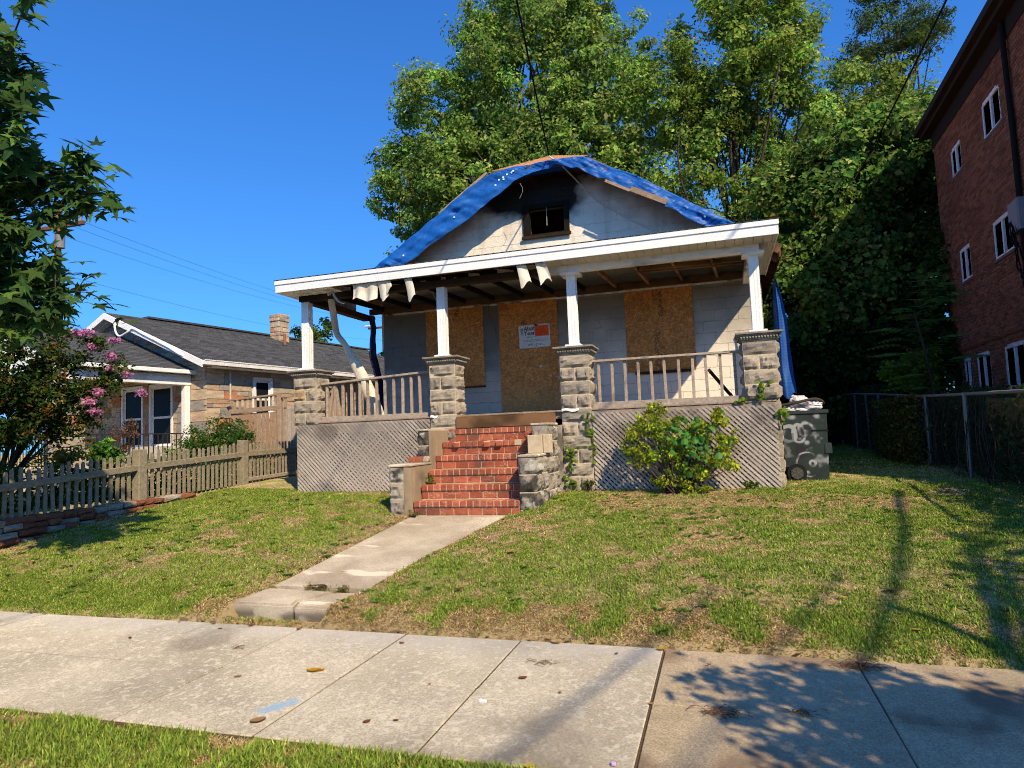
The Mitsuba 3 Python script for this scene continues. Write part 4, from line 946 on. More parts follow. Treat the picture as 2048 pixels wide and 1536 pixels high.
# the porch
shingle_roof(NH, (-.75, -2.55, 3.40), (-.75, .345, 3.40), (RXN, .345, 4.58), (RXN, -2.55, 4.58), 22, 'porch_roof')
shingle_roof(NH, (-6.85, -2.55, 3.40), (-6.85, .345, 3.40), (RXN, .345, 4.58), (RXN, -2.55, 4.58), 8, 'porch_roof')
put('porch_gutter', L(bx(-.75, -.66, -2.55, .33, 3.30, 3.395, .01)), 'white_paint', NH, tone=(.3, 0))
put('porch_beam', L(bx(-1.05, -.86, -2.5, .33, 3.05, 3.28, .005)), 'white_paint', NH, tone=(.9, 0))
put('porch_gable', L(prism_y(Polygon([(-6.8, 3.3), (-.8, 3.3), (RXN, 4.5)]), -2.52, -2.45)), 'white_paint', NH, tone=(.5, 0))
put('porch_ceiling', L(bx(-6.8, -.86, -2.44, .33, 3.281, 3.295)), 'white_paint', NH, tone=(.9, .2))
put('porch_post', L(bx(-1.02, -.88, .18, .32, 1.25, 3.049, .006)), 'white_paint', NH, tone=(.1, 0))
put('porch_floor', L(bx(-6.8, -.80, -2.6, .345, .5, 1.22)), 'path_concrete', NH)
pp = key('porch_pier', NH); z = 1.22
while z < 3.04:
    for q in ((0, .5), (.5, 1)):
        h = .21
        m = rock(-1.42 + .5 * q[0], -1.42 + .5 * q[1] - .008, -2.55, -2.08, z, min(z + h, 3.045), 'f' + ('r' if q[1] == 1 else 'l'), .012, .012, 4, 3, seed=rn.integers(99), rng=rn)
        put('stone', L(m), 'ashlar', pp, tone=(.66 + .1 * rn.random() if rn.random() < .7 else rn.random(), 0))
    z += .217
rl_ = key('porch_railing', NH)
put('top_rail', L(beam((-.92, -2.07, 1.90), (-.92, .16, 1.90), .03, .025)), 'matt', rl_, color=(.03, .028, .028))
put('bottom_rail', L(beam((-.92, -2.07, 1.32), (-.92, .16, 1.32), .03, .02)), 'matt', rl_, color=(.03, .028, .028))
for k in range(19): put('baluster', L(bx(-.928, -.912, -1.98 + .115 * k, -1.964 + .115 * k, 1.33, 1.888)), 'matt', rl_, color=(.03, .028, .028))
rl_ = key('porch_railing', NH)
put('top_rail', L(beam((-4.4, -2.3, 1.90), (-1.43, -2.3, 1.90), .03, .025)), 'matt', rl_, color=(.03, .028, .028))
for k in range(24): put('baluster', L(bx(-4.3 + .12 * k, -4.284 + .12 * k, -2.31, -2.295, 1.24, 1.888)), 'matt', rl_, color=(.03, .028, .028))
put('knee_wall', L(bx(-1.02, -.96, -2.07, .16, 1.221, 1.62)), 'matt', NH, color=(.42, .41, .39))

# ------------------------------------------------------------------ picket fence, retaining wall, board fence
PF = thing('picket_fence', 'weathered grey picket fence with thick square posts climbing along the left boundary', 'fence')
rf = np.random.default_rng(9); FX = -6.6; MOSS = 0
fz = lambda y: np.interp(y, [-6.5, -3.65, -1.5, .9, 2.7], [.62, .755, .80, .83, .88])
tz = lambda y: np.interp(y, [-6.5, -3.65, -1.5, .9, 2.7], [1.20, 1.345, 1.50, 1.60, 1.63])
rz = lambda y: np.interp(y, [-6.5, -3.65, -1.5, .9, 2.7], [1.0, 1.13, 1.275, 1.385, 1.43])
for y in (-6.35, -3.93, -1.51, .90, 3.2):
    w = .075
    put('post', jit(bx(FX - w + .01, FX + w + .01, y - w, y + w, fz(y) - .25, tz(y) + (.06 if y > -2 else .0), .008), .002, rf), 'grey_wood', PF, tone=(.15, -.7))
segs = [-6.28, -3.99, -1.585, .825, 3.15]
for a, b in ((-6.28, -4.0), (-3.85, -1.59), (-1.43, .82), (.98, 3.1)):
    put('rail', beam((FX + .04, a, rz(a)), (FX + .04, b, rz(b)), .045, .095, ch=.005), 'grey_wood', PF, tone=(.0, -.7))
    put('rail', beam((FX + .04, a, fz(a) + .06), (FX + .04, b, fz(b) + .06), .045, .07, ch=.005), 'grey_wood', PF, tone=(.3, .05)) if a > .9 else None
y = -6.2
while y < 3.1:
    if min(abs(y - q) for q in (-6.35, -3.93, -1.51, .90)) > .10:
        w = .024 + .003 * rf.random(); lean = rf.normal(0, .012); t = tz(y) + rf.normal(0, .012)
        v, f = bx(FX - .012, FX + .010, y - w, y + w, fz(y) - .03, t - .04, .003); 
        m = hull([(FX + a, y + b + (lean if c_ else 0), z_) for a in (-.012, .010) for (b, c_, z_) in ((-w, 0, fz(y) - .03), (w, 0, fz(y) - .03), (-w, 1, t - .035), (w, 1, t - .035), (-w * .4, 1, t), (w * .4, 1, t))])
        put('picket', m, 'grey_wood', PF, tone=(-.15 + .6 * rf.random(), -.2 - .6 * rf.random()))
    y += .113 + rf.normal(0, .005)
RW = thing('retaining_wall', 'low tumbledown wall of old red bricks and stones under the picket fence', 'wall')
rw = np.random.default_rng(12)
for c in range(5):
    y = -7.0 + .1 * (c % 2)
    while y < -.55:
        w = rw.uniform(.17, .42); y1 = y + w - .012
        base = ground_z(FX + .5, y + w / 2); top = np.interp(y, [-7, -3.65, -2.2, -1.0, -.5], [.60, .74, .75, .77, .78]); h = .078
        z1 = top - c * .084 + rw.normal(0, .008)
        if z1 > base - .08:
            off = .05 * c + rw.normal(0, .02)
            m = rock(FX - .1, FX + .19 + off * .6, y, y1, z1 - h, z1, 'r', .03, .012, 5, 4, seed=rw.integers(999), rng=rw)
            put('stone', rot(jit(m, .004, rw), (1, 0, 0), rw.normal(0, .03), (FX, y, z1)), 'apartment_brick' if rw.random() < .7 else 'pillar_stone', RW, tone=(rw.random() * .5, .7 * rw.random()))
        y += w
GF = thing('board_fence', 'tall brown board fence with a small slatted band on top, beside the stone cottage', 'fence')
yF = 3.4
xs0, xs1 = -8.98, -7.62
put('cap_rail', beam((xs0 - .05, yF - .03, 2.655), (xs1 + .1, yF - .03, 2.725), .09, .045, ch=.005), 'grey_wood', GF, tone=(.2, .65))
put('mid_rail', beam((xs0, yF - .03, 2.375), (xs1, yF - .03, 2.41), .06, .11, ch=.005), 'grey_wood', GF, tone=(.25, .5))
for k in range(9): put('slat', bx(xs0 + .12 + .148 * k, xs0 + .175 + .148 * k, yF - .04, yF - .02, 2.43, 2.655 + .006 * k), 'grey_wood', GF, tone=(.55, .4))
put('brace', beam((xs0 + .03, yF - .03, 2.60), (xs0 + .14, yF - .03, 2.43), .05, .05, up=(0, 1, 0)), 'grey_wood', GF, tone=(.1, .5))
x = xs0
while x < xs1:
    put('board', jit(bx(x, x + .100, yF - .02, yF, .8, 2.318, .006), .002, rf), 'grey_wood', GF, tone=(.0 + .75 * rf.random(), .5 + .5 * rf.random())); x += .113
put('post', bx(-7.60, -7.50, yF - .09, yF + .01, .7, 2.70, .006), 'grey_wood', GF, tone=(.7, .55))
x = -7.47
while x < -6.3:
    put('board', jit(bx(x, x + .10, yF - .03, yF - .01, .8, 2.42 + rf.normal(0, .012), .004), .002, rf), 'grey_wood', GF, tone=(.5 + .4 * rf.random(), .25 * rf.random())); x += .108
put('cap_rail', beam((-7.48, yF - .05, 2.66), (-6.35, yF - .05, 2.68), .07, .045), 'grey_wood', GF, tone=(.4, .4))
for k in range(3): put('slat', bx(-7.42 + .3 * k, -7.36 + .3 * k, yF - .06, yF - .04, 2.4, 2.638), 'grey_wood', GF, tone=(.4, .4))

# ------------------------------------------------------------------ brick flats at the right
AP = thing('brick_flats', 'three storey dark red brick block of flats with white sliding windows', 'building')
th = math.atan(.0425)
A_O = np.array([8.14, 9.3, 0]); dv = np.array([.0425, 1, 0]); dv /= np.linalg.norm(dv); nn = np.array([-dv[1], dv[0], 0])   # nn points left, out of the wall
def AX(m):   # local: x = along the wall from the back corner (negative towards the street), y into the wall, z up
    v = np.asarray(m[0]); return A_O + v[:, :1] * dv + v[:, 1:2] * -nn + v[:, 2:] * np.array([0, 0, 1.]), np.asarray(m[1])
S0, S1, AZ = -11.7, .45, 9.02  # street end is out of view, its reach set by the shadow it casts
wins = [(-4.24, -3.22, 7.36, 8.14), (-1.68, -.90, 7.36, 8.06), (-4.24, -3.22, 4.78, 5.58), (-1.68, -.90, 4.78, 5.58), (-4.26, -3.22, 2.10, 3.0), (-2.35, -1.44, 2.10, 3.0), (-1.06, -.48, 2.10, 3.0),
        (-8.2, -7.2, 7.36, 8.14), (-8.2, -7.2, 4.78, 5.58), (-8.2, -7.2, 2.1, 3.0)]
hole = unary_union([sbox(a, c, b, d) for a, b, c, d in wins])
aw_ = key('wall', AP)
put('backing', AX(prism_y(sbox(S0, .3, S1, AZ).difference(hole), .004, .3)), 'apartment_mortar', aw_)
rap = np.random.default_rng(4); bricks = []
z = .9; row = 0
keep = shapely.prepared.prep(hole.buffer(.004))
while z < AZ - .08:
    s = S0 + (.108 if row % 2 else 0)
    while s < S1:
        q = sbox(s, z, min(s + .203, S1), z + .0615)
        if hole.intersects(q): q = q.difference(hole)
        if q.area > .002:
            for g_ in getattr(q, 'geoms', [q]):
                if g_.area > .002: bricks.append(g_.bounds)
        s += .216
    z += .0765; row += 1
def brick_mesh(b, o): 
    v, f = bx(b[0], b[2], -.008 - o, .004, b[1], b[3]); return AX((v, f))
order = sorted(range(len(bricks)), key=lambda k: abs(bricks[k][0] + 4.7) * 1.0 + abs((bricks[k][1] + bricks[k][3]) / 2 - 3.9) * .55)
big = set(order[:300]); rest = MB()
for k, b in enumerate(bricks):
    m = brick_mesh(b, .004 * rap.random()); t = (rap.random(), 0)
    if k in big: put('brick', m, 'apartment_brick', aw_, tone=t)
    else: rest.add(*m, uv=t)
stuff(rest.put('brickwork', 'apartment_brick', aw_))
put('belt_course', AX(bx(S0, S1, -.03, .003, 3.165, 3.23, .004)), 'apartment_brick', AP, tone=(.1, 0))
for (a, b, c, d) in wins:
    w = key('window', AP)
    put('frame', AX(prism_y(sbox(a + .001, c + .001, b - .001, d - .001).difference(sbox(a + .05, c + .05, b - .05, d - .09)), .002, .07)), 'white_paint', w, tone=(.2, 0))
    mid = (a + b) / 2
    put('mullion', AX(bx(mid - .035, mid + .035, -.003, .065, c + .051, d - .091)), 'white_paint', w, tone=(.3, 0))
    put('pane', AX(bx(a + .05, mid - .035, .040, .047, c + .05, d - .09)), 'pane', w)
    put('pane', AX(bx(mid + .035, b - .05, .025, .032, c + .05, d - .09)), 'pane', w)
    put('blind', AX(bx(a + .002, b - .002, .14, .16, c + .002, d - .002)), 'matt', w, color=(.05, .05, .048))
    put('sill', AX(bx(a - .06, b + .06, -.03, .06, c - .065, c - .001, .006)), 'matt', w, color=(.14, .12, .105))
put('end_wall', AX(bx(S1 - .02, S1 - .001, .301, 9, .3, AZ)), 'apartment_brick', AP, tone=(.4, 0))
put('end_wall', AX(bx(S0 + .001, S0 + .02, .301, 9, .3, AZ)), 'apartment_brick', AP, tone=(.4, 0))
put('rear_wall', AX(bx(S0, S1, 9, 9.2, .3, AZ)), 'apartment_brick', AP, tone=(.4, 0))
put('flat_roof', AX(bx(S0 - .4, S1 + .35, -.36, 9.5, AZ + .14, AZ + .30)), 'matt', AP, color=(.035, .028, .025))
put('eave_board', AX(bx(S0 - .3, S1 + .25, -.24, .3, AZ + .02, AZ + .139)), 'matt', AP, color=(.03, .022, .02))
put('frieze', AX(bx(S0, S1 + .02, -.03, .003, AZ - .35, AZ + .019)), 'matt', AP, color=(.028, .02, .018))
put('downpipe', AX(tube([(-4.90, -.09, 9.0), (-4.91, -.07, 7), (-4.92, -.07, 5.5), (-4.92, -.07, .8)], .05, 8)), 'matt', AP, color=(.018, .015, .015), smooth=True)
ebx = key('meter_cabinet', AP); put('case', AX(bx(-4.98, -4.46, -.13, .0, 4.98, 5.58, .01)), 'paint', ebx, color=(.22, .225, .23)); put('door', AX(bx(-4.94, -4.50, -.14, -.131, 5.02, 5.54)), 'paint', ebx, color=(.25, .255, .26))
rx = np.random.default_rng(3)
for k in range(9):
    p = np.array([-4.55 - .1 * rx.random(), -.10 - .05 * rx.random(), 5.2]); pts = [p]
    for s_ in range(7): pts.append(pts[-1] + [rx.normal(-.06, .10), rx.normal(0, .02), -.16 + rx.normal(0, .07)])
    put('dangling_cable', AX(tube(bez([q + [0, -.02, 0] for q in pts], 26), .011, 5)), 'matt', AP, color=(.012, .012, .013), smooth=True)

# ------------------------------------------------------------------ chain link fence
CL = thing('chain_link_fence', 'chain link fence with grey steel posts along the right boundary, overgrown behind', 'fence')
CX = 5.6; cpts = [-3.2, .85, 2.70, 4.4, 6.05, 7.33, 8.6, 11, 14, 17]
ctz = lambda y: np.interp(y, [-3.5, .9, 2.7, 6.1, 8.6, 17], [1.76, 1.88, 1.93, 2.12, 2.25, 2.4])
for y in cpts: put('post', tube([(CX + .03 * math.sin(y * 7), y, .55), (CX, y, ctz(y) + .02)], .03, 8), 'metal', CL, smooth=40)
put('top_rail', tube([(CX, y, ctz(y)) for y in np.linspace(-3.3, 17, 30)], .022, 7), 'matt', CL, color=(.20, .17, .15), smooth=True)
mb = MB(); d_ = .06
for k in range(int((17 + 3.2) / d_)):
    y0 = -3.2 + k * d_
    if y0 > 9: break
    zb, zt_ = .68, ctz(y0) - .02; n = int((zt_ - zb) / (d_ * .5))
    zz = np.linspace(zb, zt_, n + 1); yy = y0 + np.where(np.arange(n + 1) % 2 == 0, 0, d_ * .5)
    mb.add(*tube(np.stack([np.full(n + 1, CX - .03), yy, zz], 1), .0013, 3)); mb.add(*tube(np.stack([np.full(n + 1, CX - .034), y0 + np.where(np.arange(n + 1) % 2 == 0, d_, d_ * .5), zz], 1), .0013, 3))
stuff(put('wire_mesh', (np.vstack(mb.v), np.vstack(mb.f)), 'matt', CL, color=(.045, .045, .04)))

# ------------------------------------------------------------------ poles
pl = thing('utility_pole', 'reddish brown wooden utility pole behind the left tree', 'utility pole')
pb = np.array([-19.5, 7.1])
put('mast', tube([(pb[0], pb[1], 0), (pb[0] + .2, pb[1], 10.2)], [.13, .10], 10), 'bark', pl, tone=(.75, 0), smooth=40)
put('crossarm', bx(pb[0] - .9, pb[0] + 1.35, pb[1] - .06, pb[1] + .06, 9.35, 9.49, .01), 'bark', pl, tone=(.3, 0))
put('transformer', cyl((pb[0] + .30, pb[1], 8.9), 2, .13, .5, 14), 'matt', pl, color=(.18, .19, .2), smooth=40)
for x in (-.7, .5, 1.2): put('insulator', cyl((pb[0] + x, pb[1], 9.56), 2, .04, .14, 8), 'matt', pl, color=(.3, .2, .15))
pl2 = thing('utility_pole', 'far grey wooden pole with a lamp arm, seen under the porch roof', 'utility pole')
put('mast', tube([(-23.2, 38.0, 0), (-23.2, 38.0, 11.9)], [.2, .15], 8), 'bark', pl2, tone=(.0, 0), smooth=40)
put('crossarm', bx(-24.6, -22.8, 37.9, 38.1, 10.6, 10.74), 'bark', pl2, tone=(.0, 0))
put('lamp', mv(bx(-.25, .25, -.12, .12, -.07, .07, .04), (-24.6, 37.9, 10.85)), 'matt', pl2, color=(.6, .6, .58))
put('lamp_arm', tube(bez([(-23.2, 38, 6.4), (-24.4, 37.8, 6.9), (-25.6, 37.7, 6.8)], 10), .05, 6), 'matt', pl2, color=(.6, .6, .6))
for k, (za, zb, o) in enumerate(((9.5, 11.2, -.7), (9.5, 11.1, .5), (9.5, 11.2, 1.2), (7.8, 9.6, .1))):
    wire(sagline((pb[0] + o, pb[1], za), (-23.2 + o * .8, 38.0, zb), .5), .005, ['uppermost far wire over the cottage roof', 'second far wire over the cottage roof', 'third far wire over the cottage roof', 'lowest far wire over the cottage roof'][k])

# ------------------------------------------------------------------ vegetation
def unit(v): return v / (np.linalg.norm(v, axis=-1, keepdims=True) + 1e-12)
def palette(n, cols, w, rng, var=.22):
    c = np.array(cols)[rng.choice(len(cols), n, p=np.array(w) / sum(w))]
    return np.clip(c * np.exp(rng.normal(0, var, (n, 1))) * np.exp(rng.normal(0, .06, (n, 3))), 0, .9)
def leaf_mesh(pos, nrm, size, col, rng, aspect=.62, droop=.25):
    """folded four-point leaves: (vertices, triangles, colours)"""
    n = len(pos); nrm = unit(nrm); a = unit(np.cross(nrm, unit(rng.normal(size=(n, 3))))); b = np.cross(nrm, a)
    s = np.asarray(size).reshape(-1, 1) * np.ones((n, 1))
    base = pos - a * s * .5; tip = pos + a * s * .5 - nrm * s * droop * .5
    l = pos + b * s * aspect * .5 + nrm * s * .10 - a * s * .06; r_ = pos - b * s * aspect * .5 + nrm * s * .10 - a * s * .06
    v = np.stack([base, l, tip, r_], 1).reshape(-1, 3); k = np.arange(n)[:, None] * 4
    f = np.concatenate([k + [0, 1, 2], k + [0, 2, 3]], 1).reshape(-1, 3)
    return v, f, np.repeat(col, 4, 0)
STAR = []
for q in range(5):
    a0 = math.radians(90 + (q - 2) * 58 - 0)
    L_ = [.62, .86, 1.0, .86, .62][q]
    STAR.append((a0 - math.radians(26), .36)); STAR.append((a0 - math.radians(8), .70 * L_)); STAR.append((a0, L_)); STAR.append((a0 + math.radians(8), .70 * L_))
STAR.append((math.radians(90 + 2 * 58 + 26), .36)); STAR.append((math.radians(270), .12))
STAR = np.array([[r_ * math.cos(a), r_ * math.sin(a)] for a, r_ in STAR])
def star_leaf_mesh(pos, nrm, axis, size, col, rng):
    n = len(pos); nrm = unit(nrm); a = unit(axis - nrm * (axis * nrm).sum(-1, keepdims=True)); b = np.cross(nrm, a); m = len(STAR)
    s = np.asarray(size).reshape(-1, 1, 1)
    q = np.concatenate([[[0, .1]], STAR]); r2 = (q ** 2).sum(1)
    v = pos[:, None] + s * (q[None, :, :1] * b[:, None] + q[None, :, 1:] * a[:, None] - (.22 * r2[None, :, None] - .10 * np.abs(q[None, :, :1])) * nrm[:, None])
    k = np.arange(n)[:, None, None] * (m + 1); i_ = np.arange(m); tri = np.stack([i_ * 0, i_ + 1, (i_ + 1) % m + 1], 1)
    return v.reshape(-1, 3), (k + tri[None]).reshape(-1, 3), np.repeat(col, m + 1, 0)
def crown_points(blobs, n, rng, cl=.62, per=110, flat=.75, shell=.5):
    """leaf positions in clumps spread through ellipsoids (centre, radii); also the clump centres"""
    blobs = [(np.array(c, float), np.array(r, float)) for c, r in blobs]
    vol = np.array([np.prod(r) ** (2 / 3) for _, r in blobs]); vol /= vol.sum(); P, O, C, TN = [], [], [], []
    for (c, r), w in zip(blobs, vol):
        m = max(3, int(n * w / per)); d = unit(rng.normal(size=(m, 3))); rad = shell + (1 - shell) * rng.random((m, 1)) ** .6
        cc = c + d * r * rad; C.append(cc)
        k = rng.poisson(per, m); idx = np.repeat(np.arange(m), k)
        sz = cl * np.exp(rng.normal(0, .28, m))
        q = rng.normal(size=(len(idx), 3)); q = unit(q) * rng.random((len(idx), 1)) ** .45
        TN.append(np.exp(rng.normal(0, .24, (m, 1)) + rng.normal(0, .05, (m, 3)))[idx])
        P.append(cc[idx] + q * sz[idx, None] * [1, 1, flat]); O.append(unit(cc[idx] - c) * .6 + unit(q) * .7)
    return np.vstack(P), np.vstack(O), np.vstack(C), np.vstack(TN)
def branches(base, top, targets, r0, rng, wob=.06, twig=.012):
    """trunk from base to top, limbs to the targets"""
    mb = MB(); base, top = np.array(base, float), np.array(top, float); H_ = np.linalg.norm(top - base)
    t = np.linspace(0, 1, 14); p = base + (top - base) * t[:, None] + np.cumsum(rng.normal(0, wob * H_ / 22, (14, 3)), 0) * [1, 1, .2]
    mb.add(*tube(p, r0 * (1 - .62 * t) * (1 + .5 * np.exp(-t * 14)), 10))
    for q in targets:
        q = np.array(q, float); k = int(np.clip((.30 + .6 * rng.random()) * 13, 3, 13)); s = p[k]
        if q[2] < s[2] + .2: k = max(2, int(k * .6)); s = p[k]
        mid = s + (q - s) * .5 + [0, 0, .12 * np.linalg.norm(q - s)] + rng.normal(0, .06 * np.linalg.norm(q - s), 3)
        c = bez([s, mid, q], 9); rr_ = min(r0 * (1 - .62 * k / 13) * .5, .010 + .016 * np.linalg.norm(q - s))
        mb.add(*tube(c, np.linspace(rr_, twig, 9), 5))
    return mb
def tree(name, label, base, top, blobs, n, size, cols, wts, r0, seed, cat='tree', cl=.62, per=110, flat=.75, up=.55, limbs=26, aspect=.62, tone=.15, shell=.5, group=None, nospread=1.0, extra=None):
    rng = np.random.default_rng(seed); T = thing(name, label, cat, group)
    P, O, C, tn_ = crown_points(blobs, n, rng, cl, per, flat, shell)
    if extra is not None: P, O = extra(P, O)
    nrm = O * nospread + rng.normal(0, .55, P.shape) + [0, 0, up]
    col = np.clip(palette(len(P), cols, wts, rng) * tn_, 0, .8)
    v, f, c = leaf_mesh(P, nrm, size * np.exp(rng.normal(0, .32, len(P))), col, rng, aspect)
    put('crown', (v, f), 'leaf', T, color=c)
    tg = C[rng.permutation(len(C))[:limbs]]
    m = branches(base, top, tg, r0, rng); m.uv = [np.broadcast_to((tone * .0, 0), u.shape) for u in m.uv]; m.put('trunk', 'bark', T, smooth=True)
    return T
MAPLE = [(0.152, 0.273, 0.058), (0.23, 0.353, 0.073), (0.317, 0.407, 0.1), (0.1, 0.195, 0.049), (0.389, 0.392, 0.154)]
tree('maple_tree', 'broad dense green maple filling the sky behind the burnt gable', (-5.2, 18.5, .8), (-4.6, 18.5, 15), [
    ((-4.9, 18.5, 17.0), (4.2, 3.6, 4.6)), ((-8.6, 18.5, 16.0), (3.3, 3.2, 3.6)), ((-10.8, 18.4, 13.6), (2.3, 2.4, 2.6)), ((-1.9, 18.6, 17.0), (2.9, 3.2, 3.8)),
    ((-7.6, 17.6, 12.6), (3.6, 3.2, 3.0)), ((-3.0, 17.4, 12.8), (3.6, 3.2, 3.0)), ((-10.0, 18.0, 10.4), (2.2, 2.2, 2.2)), ((-6.4, 17.6, 9.2), (4.0, 3.0, 2.4)), ((-1.5, 17.4, 9.4), (3.2, 2.8, 2.6)),
    ((-10.2, 18.4, 7.4), (1.6, 1.8, 1.7)), ((-6.3, 18.8, 20.6), (2.4, 2.2, 1.5)), ((-3.2, 18.8, 21.2), (2.2, 2.2, 1.4)), ((-10.4, 18.4, 5.6), (1.2, 1.5, 1.3))],
    165000, .165, MAPLE, [3, 3, 1.5, 1.6, .6], .36, 101, limbs=80, cl=.56, per=105)
tree('shade_tree', 'tall yellow green tree with a dark forked trunk right of the burnt roof', (3.2, 17, .8), (3.5, 17, 13.5), [
    ((3.4, 17, 14.2), (2.0, 2, 2.2)), ((2.4, 17, 12.8), (1.3, 1.6, 1.6)), ((6.2, 17, 15.2), (1.1, 1.4, 1.6)), ((3.2, 17, 16.6), (2.2, 2.2, 3.0)), ((5.0, 17, 16.0), (1.7, 2, 2.6)), ((1.3, 17.2, 15.0), (1.7, 2, 2.6)), ((3.6, 17.2, 19.0), (1.5, 1.6, 1.6)), ((5.6, 17, 13.0), (1.7, 2, 1.9)), ((1.3, 16.8, 11.6), (1.6, 1.8, 1.5)),
    ((1.6, 16.8, 8.6), (1.9, 1.8, 1.5)), ((4.6, 16.6, 10.0), (1.6, 1.7, 1.5)), ((5.9, 17, 17.2), (1.1, 1.3, 1.2)), ((.5, 17, 6.6), (1.6, 1.6, 1.6))],
    60000, .15, [(0.179, 0.293, 0.051), (0.262, 0.366, 0.072), (0.331, 0.395, 0.099), (0.11, 0.205, 0.045)], [3, 3, 1.5, 1.5], .22, 102, limbs=40, cl=.60, per=120)
def feather(P, O): return P, O * .4
tree('locust_tree', 'thin feathery tree with bare branches rising highest at the right', (11.2, 26, .8), (11.6, 26, 19), [
    ((11.6, 26, 20.6), (2.0, 1.8, 1.8)), ((9.9, 26, 19.4), (1.2, 1.3, 1.0)), ((13.0, 26, 20.4), (1.3, 1.4, 1.2)), ((10.8, 26, 17.2), (1.2, 1.4, 1.0)), ((9.4, 26, 16.0), (1.3, 1.4, 1.3)), ((7.6, 26.5, 15.6), (1.2, 1.4, 1.6)), ((11.8, 26.5, 23.2), (1.6, 1.5, 1.3))],
    26000, .15, [(.075, .13, .035), (.08, .12, .03), (.14, .15, .035)], [3, 2, 1], .26, 103, limbs=44, cl=.55, per=110, flat=.5, aspect=.34)
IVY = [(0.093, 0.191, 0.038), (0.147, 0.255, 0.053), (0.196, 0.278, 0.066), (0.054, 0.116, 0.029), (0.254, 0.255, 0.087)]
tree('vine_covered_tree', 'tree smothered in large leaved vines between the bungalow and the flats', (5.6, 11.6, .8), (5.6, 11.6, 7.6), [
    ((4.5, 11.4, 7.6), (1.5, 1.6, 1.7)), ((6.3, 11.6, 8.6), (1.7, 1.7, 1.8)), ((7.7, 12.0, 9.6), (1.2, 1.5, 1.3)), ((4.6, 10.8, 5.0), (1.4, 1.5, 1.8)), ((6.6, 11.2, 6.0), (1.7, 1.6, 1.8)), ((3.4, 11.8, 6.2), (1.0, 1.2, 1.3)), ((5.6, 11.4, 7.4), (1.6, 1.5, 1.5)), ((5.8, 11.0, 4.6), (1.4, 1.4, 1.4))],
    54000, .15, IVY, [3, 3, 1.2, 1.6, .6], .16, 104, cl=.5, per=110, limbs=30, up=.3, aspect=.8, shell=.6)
SHADE_LEAVES = [(.04, .075, .018), (.06, .11, .022), (.09, .14, .03), (.025, .045, .012)]  # leaf colours darkened to carry the deep shade beside the flats
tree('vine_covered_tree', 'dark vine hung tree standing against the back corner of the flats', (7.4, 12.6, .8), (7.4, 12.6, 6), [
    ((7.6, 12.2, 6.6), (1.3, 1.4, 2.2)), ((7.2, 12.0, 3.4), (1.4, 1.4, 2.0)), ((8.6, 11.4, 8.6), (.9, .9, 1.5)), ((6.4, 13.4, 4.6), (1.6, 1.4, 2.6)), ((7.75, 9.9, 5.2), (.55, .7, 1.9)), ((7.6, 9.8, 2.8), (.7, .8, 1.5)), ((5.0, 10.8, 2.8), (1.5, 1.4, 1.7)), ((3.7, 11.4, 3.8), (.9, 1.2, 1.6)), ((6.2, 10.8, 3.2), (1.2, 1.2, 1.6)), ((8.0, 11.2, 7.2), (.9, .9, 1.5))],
    42000, .15, SHADE_LEAVES, [3, 2, .7, 2], .15, 105, cl=.5, per=110, limbs=24, up=.3, aspect=.8)
tree('tall_backdrop_tree', 'sunlit green tree behind the vines, left of the feathery one', (8.6, 21, .8), (8.4, 21, 11), [
    ((8.4, 21, 13.0), (2.3, 2, 2.4)), ((6.4, 20.6, 12.6), (1.8, 1.8, 2.2)), ((10.4, 21, 12.6), (2.0, 2, 2.2)), ((9.2, 21, 15.6), (1.6, 1.7, 1.7)), ((12.0, 21, 14.2), (1.4, 1.6, 1.4)), ((7.2, 20.6, 9.6), (2.4, 1.8, 2.0)), ((11.5, 21, 10.6), (2, 2, 2))],
    46000, .15, [(0.166, 0.271, 0.051), (0.248, 0.337, 0.072), (0.317, 0.344, 0.09), (0.097, 0.176, 0.044)], [3, 3, 1, 1.6], .24, 106, cl=.6, limbs=36)
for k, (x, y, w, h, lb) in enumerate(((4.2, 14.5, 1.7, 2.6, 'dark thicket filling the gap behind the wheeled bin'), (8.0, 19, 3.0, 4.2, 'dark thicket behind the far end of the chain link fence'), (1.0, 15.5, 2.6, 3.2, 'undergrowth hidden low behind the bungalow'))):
    tree('thicket', lb, (x, y, .7), (x, y, h * .8), [((x, y, h * .5), (w, 1.2, h * .55)), ((x + .5, y + .6, h * .9), (w * .8, 1.2, h * .5))], 16000, .14, SHADE_LEAVES, [3, 2, .4, 3], .09, 120 + k, cat='bush', cl=.5, limbs=14)
for k, (x, y, h, r_, n_, lb, dk) in enumerate(((-21.6, 25.8, 9.3, 1.3, 6000, 'round dark green tree behind the cottage chimney', 1), (-19.9, 27.0, 7.2, 1.2, 4000, 'smaller yellow green tree right of the chimney tree', 0), (-23.9, 25.6, 7.4, 1.5, 4000, 'dark tree low behind the cottage ridge, left of the chimney', 1), (-17.9, 27.5, 7.2, 1.0, 3000, 'pale young tree seen beside the scorched tarp', 0), (-19.0, 28.4, 7.0, .9, 2600, 'slender young tree seen between the vinyl strip and the corner post', 0))):
    tree('distant_tree', lb, (x, y, .8), (x, y, h * .7), [((x, y, h - r_), (r_, r_, r_ * 1.15)), ((x - .5 * r_, y, h - 2.1 * r_), (r_, r_, r_)), ((x + .7 * r_, y, h - 2.3 * r_), (r_ * .9, r_, r_))], n_, .2,
         [(.055, .105, .024), (.085, .145, .03)] if dk else [(.12, .18, .035), (.17, .21, .05)], [1, 1], .14, 140 + k, cl=.5, limbs=16)

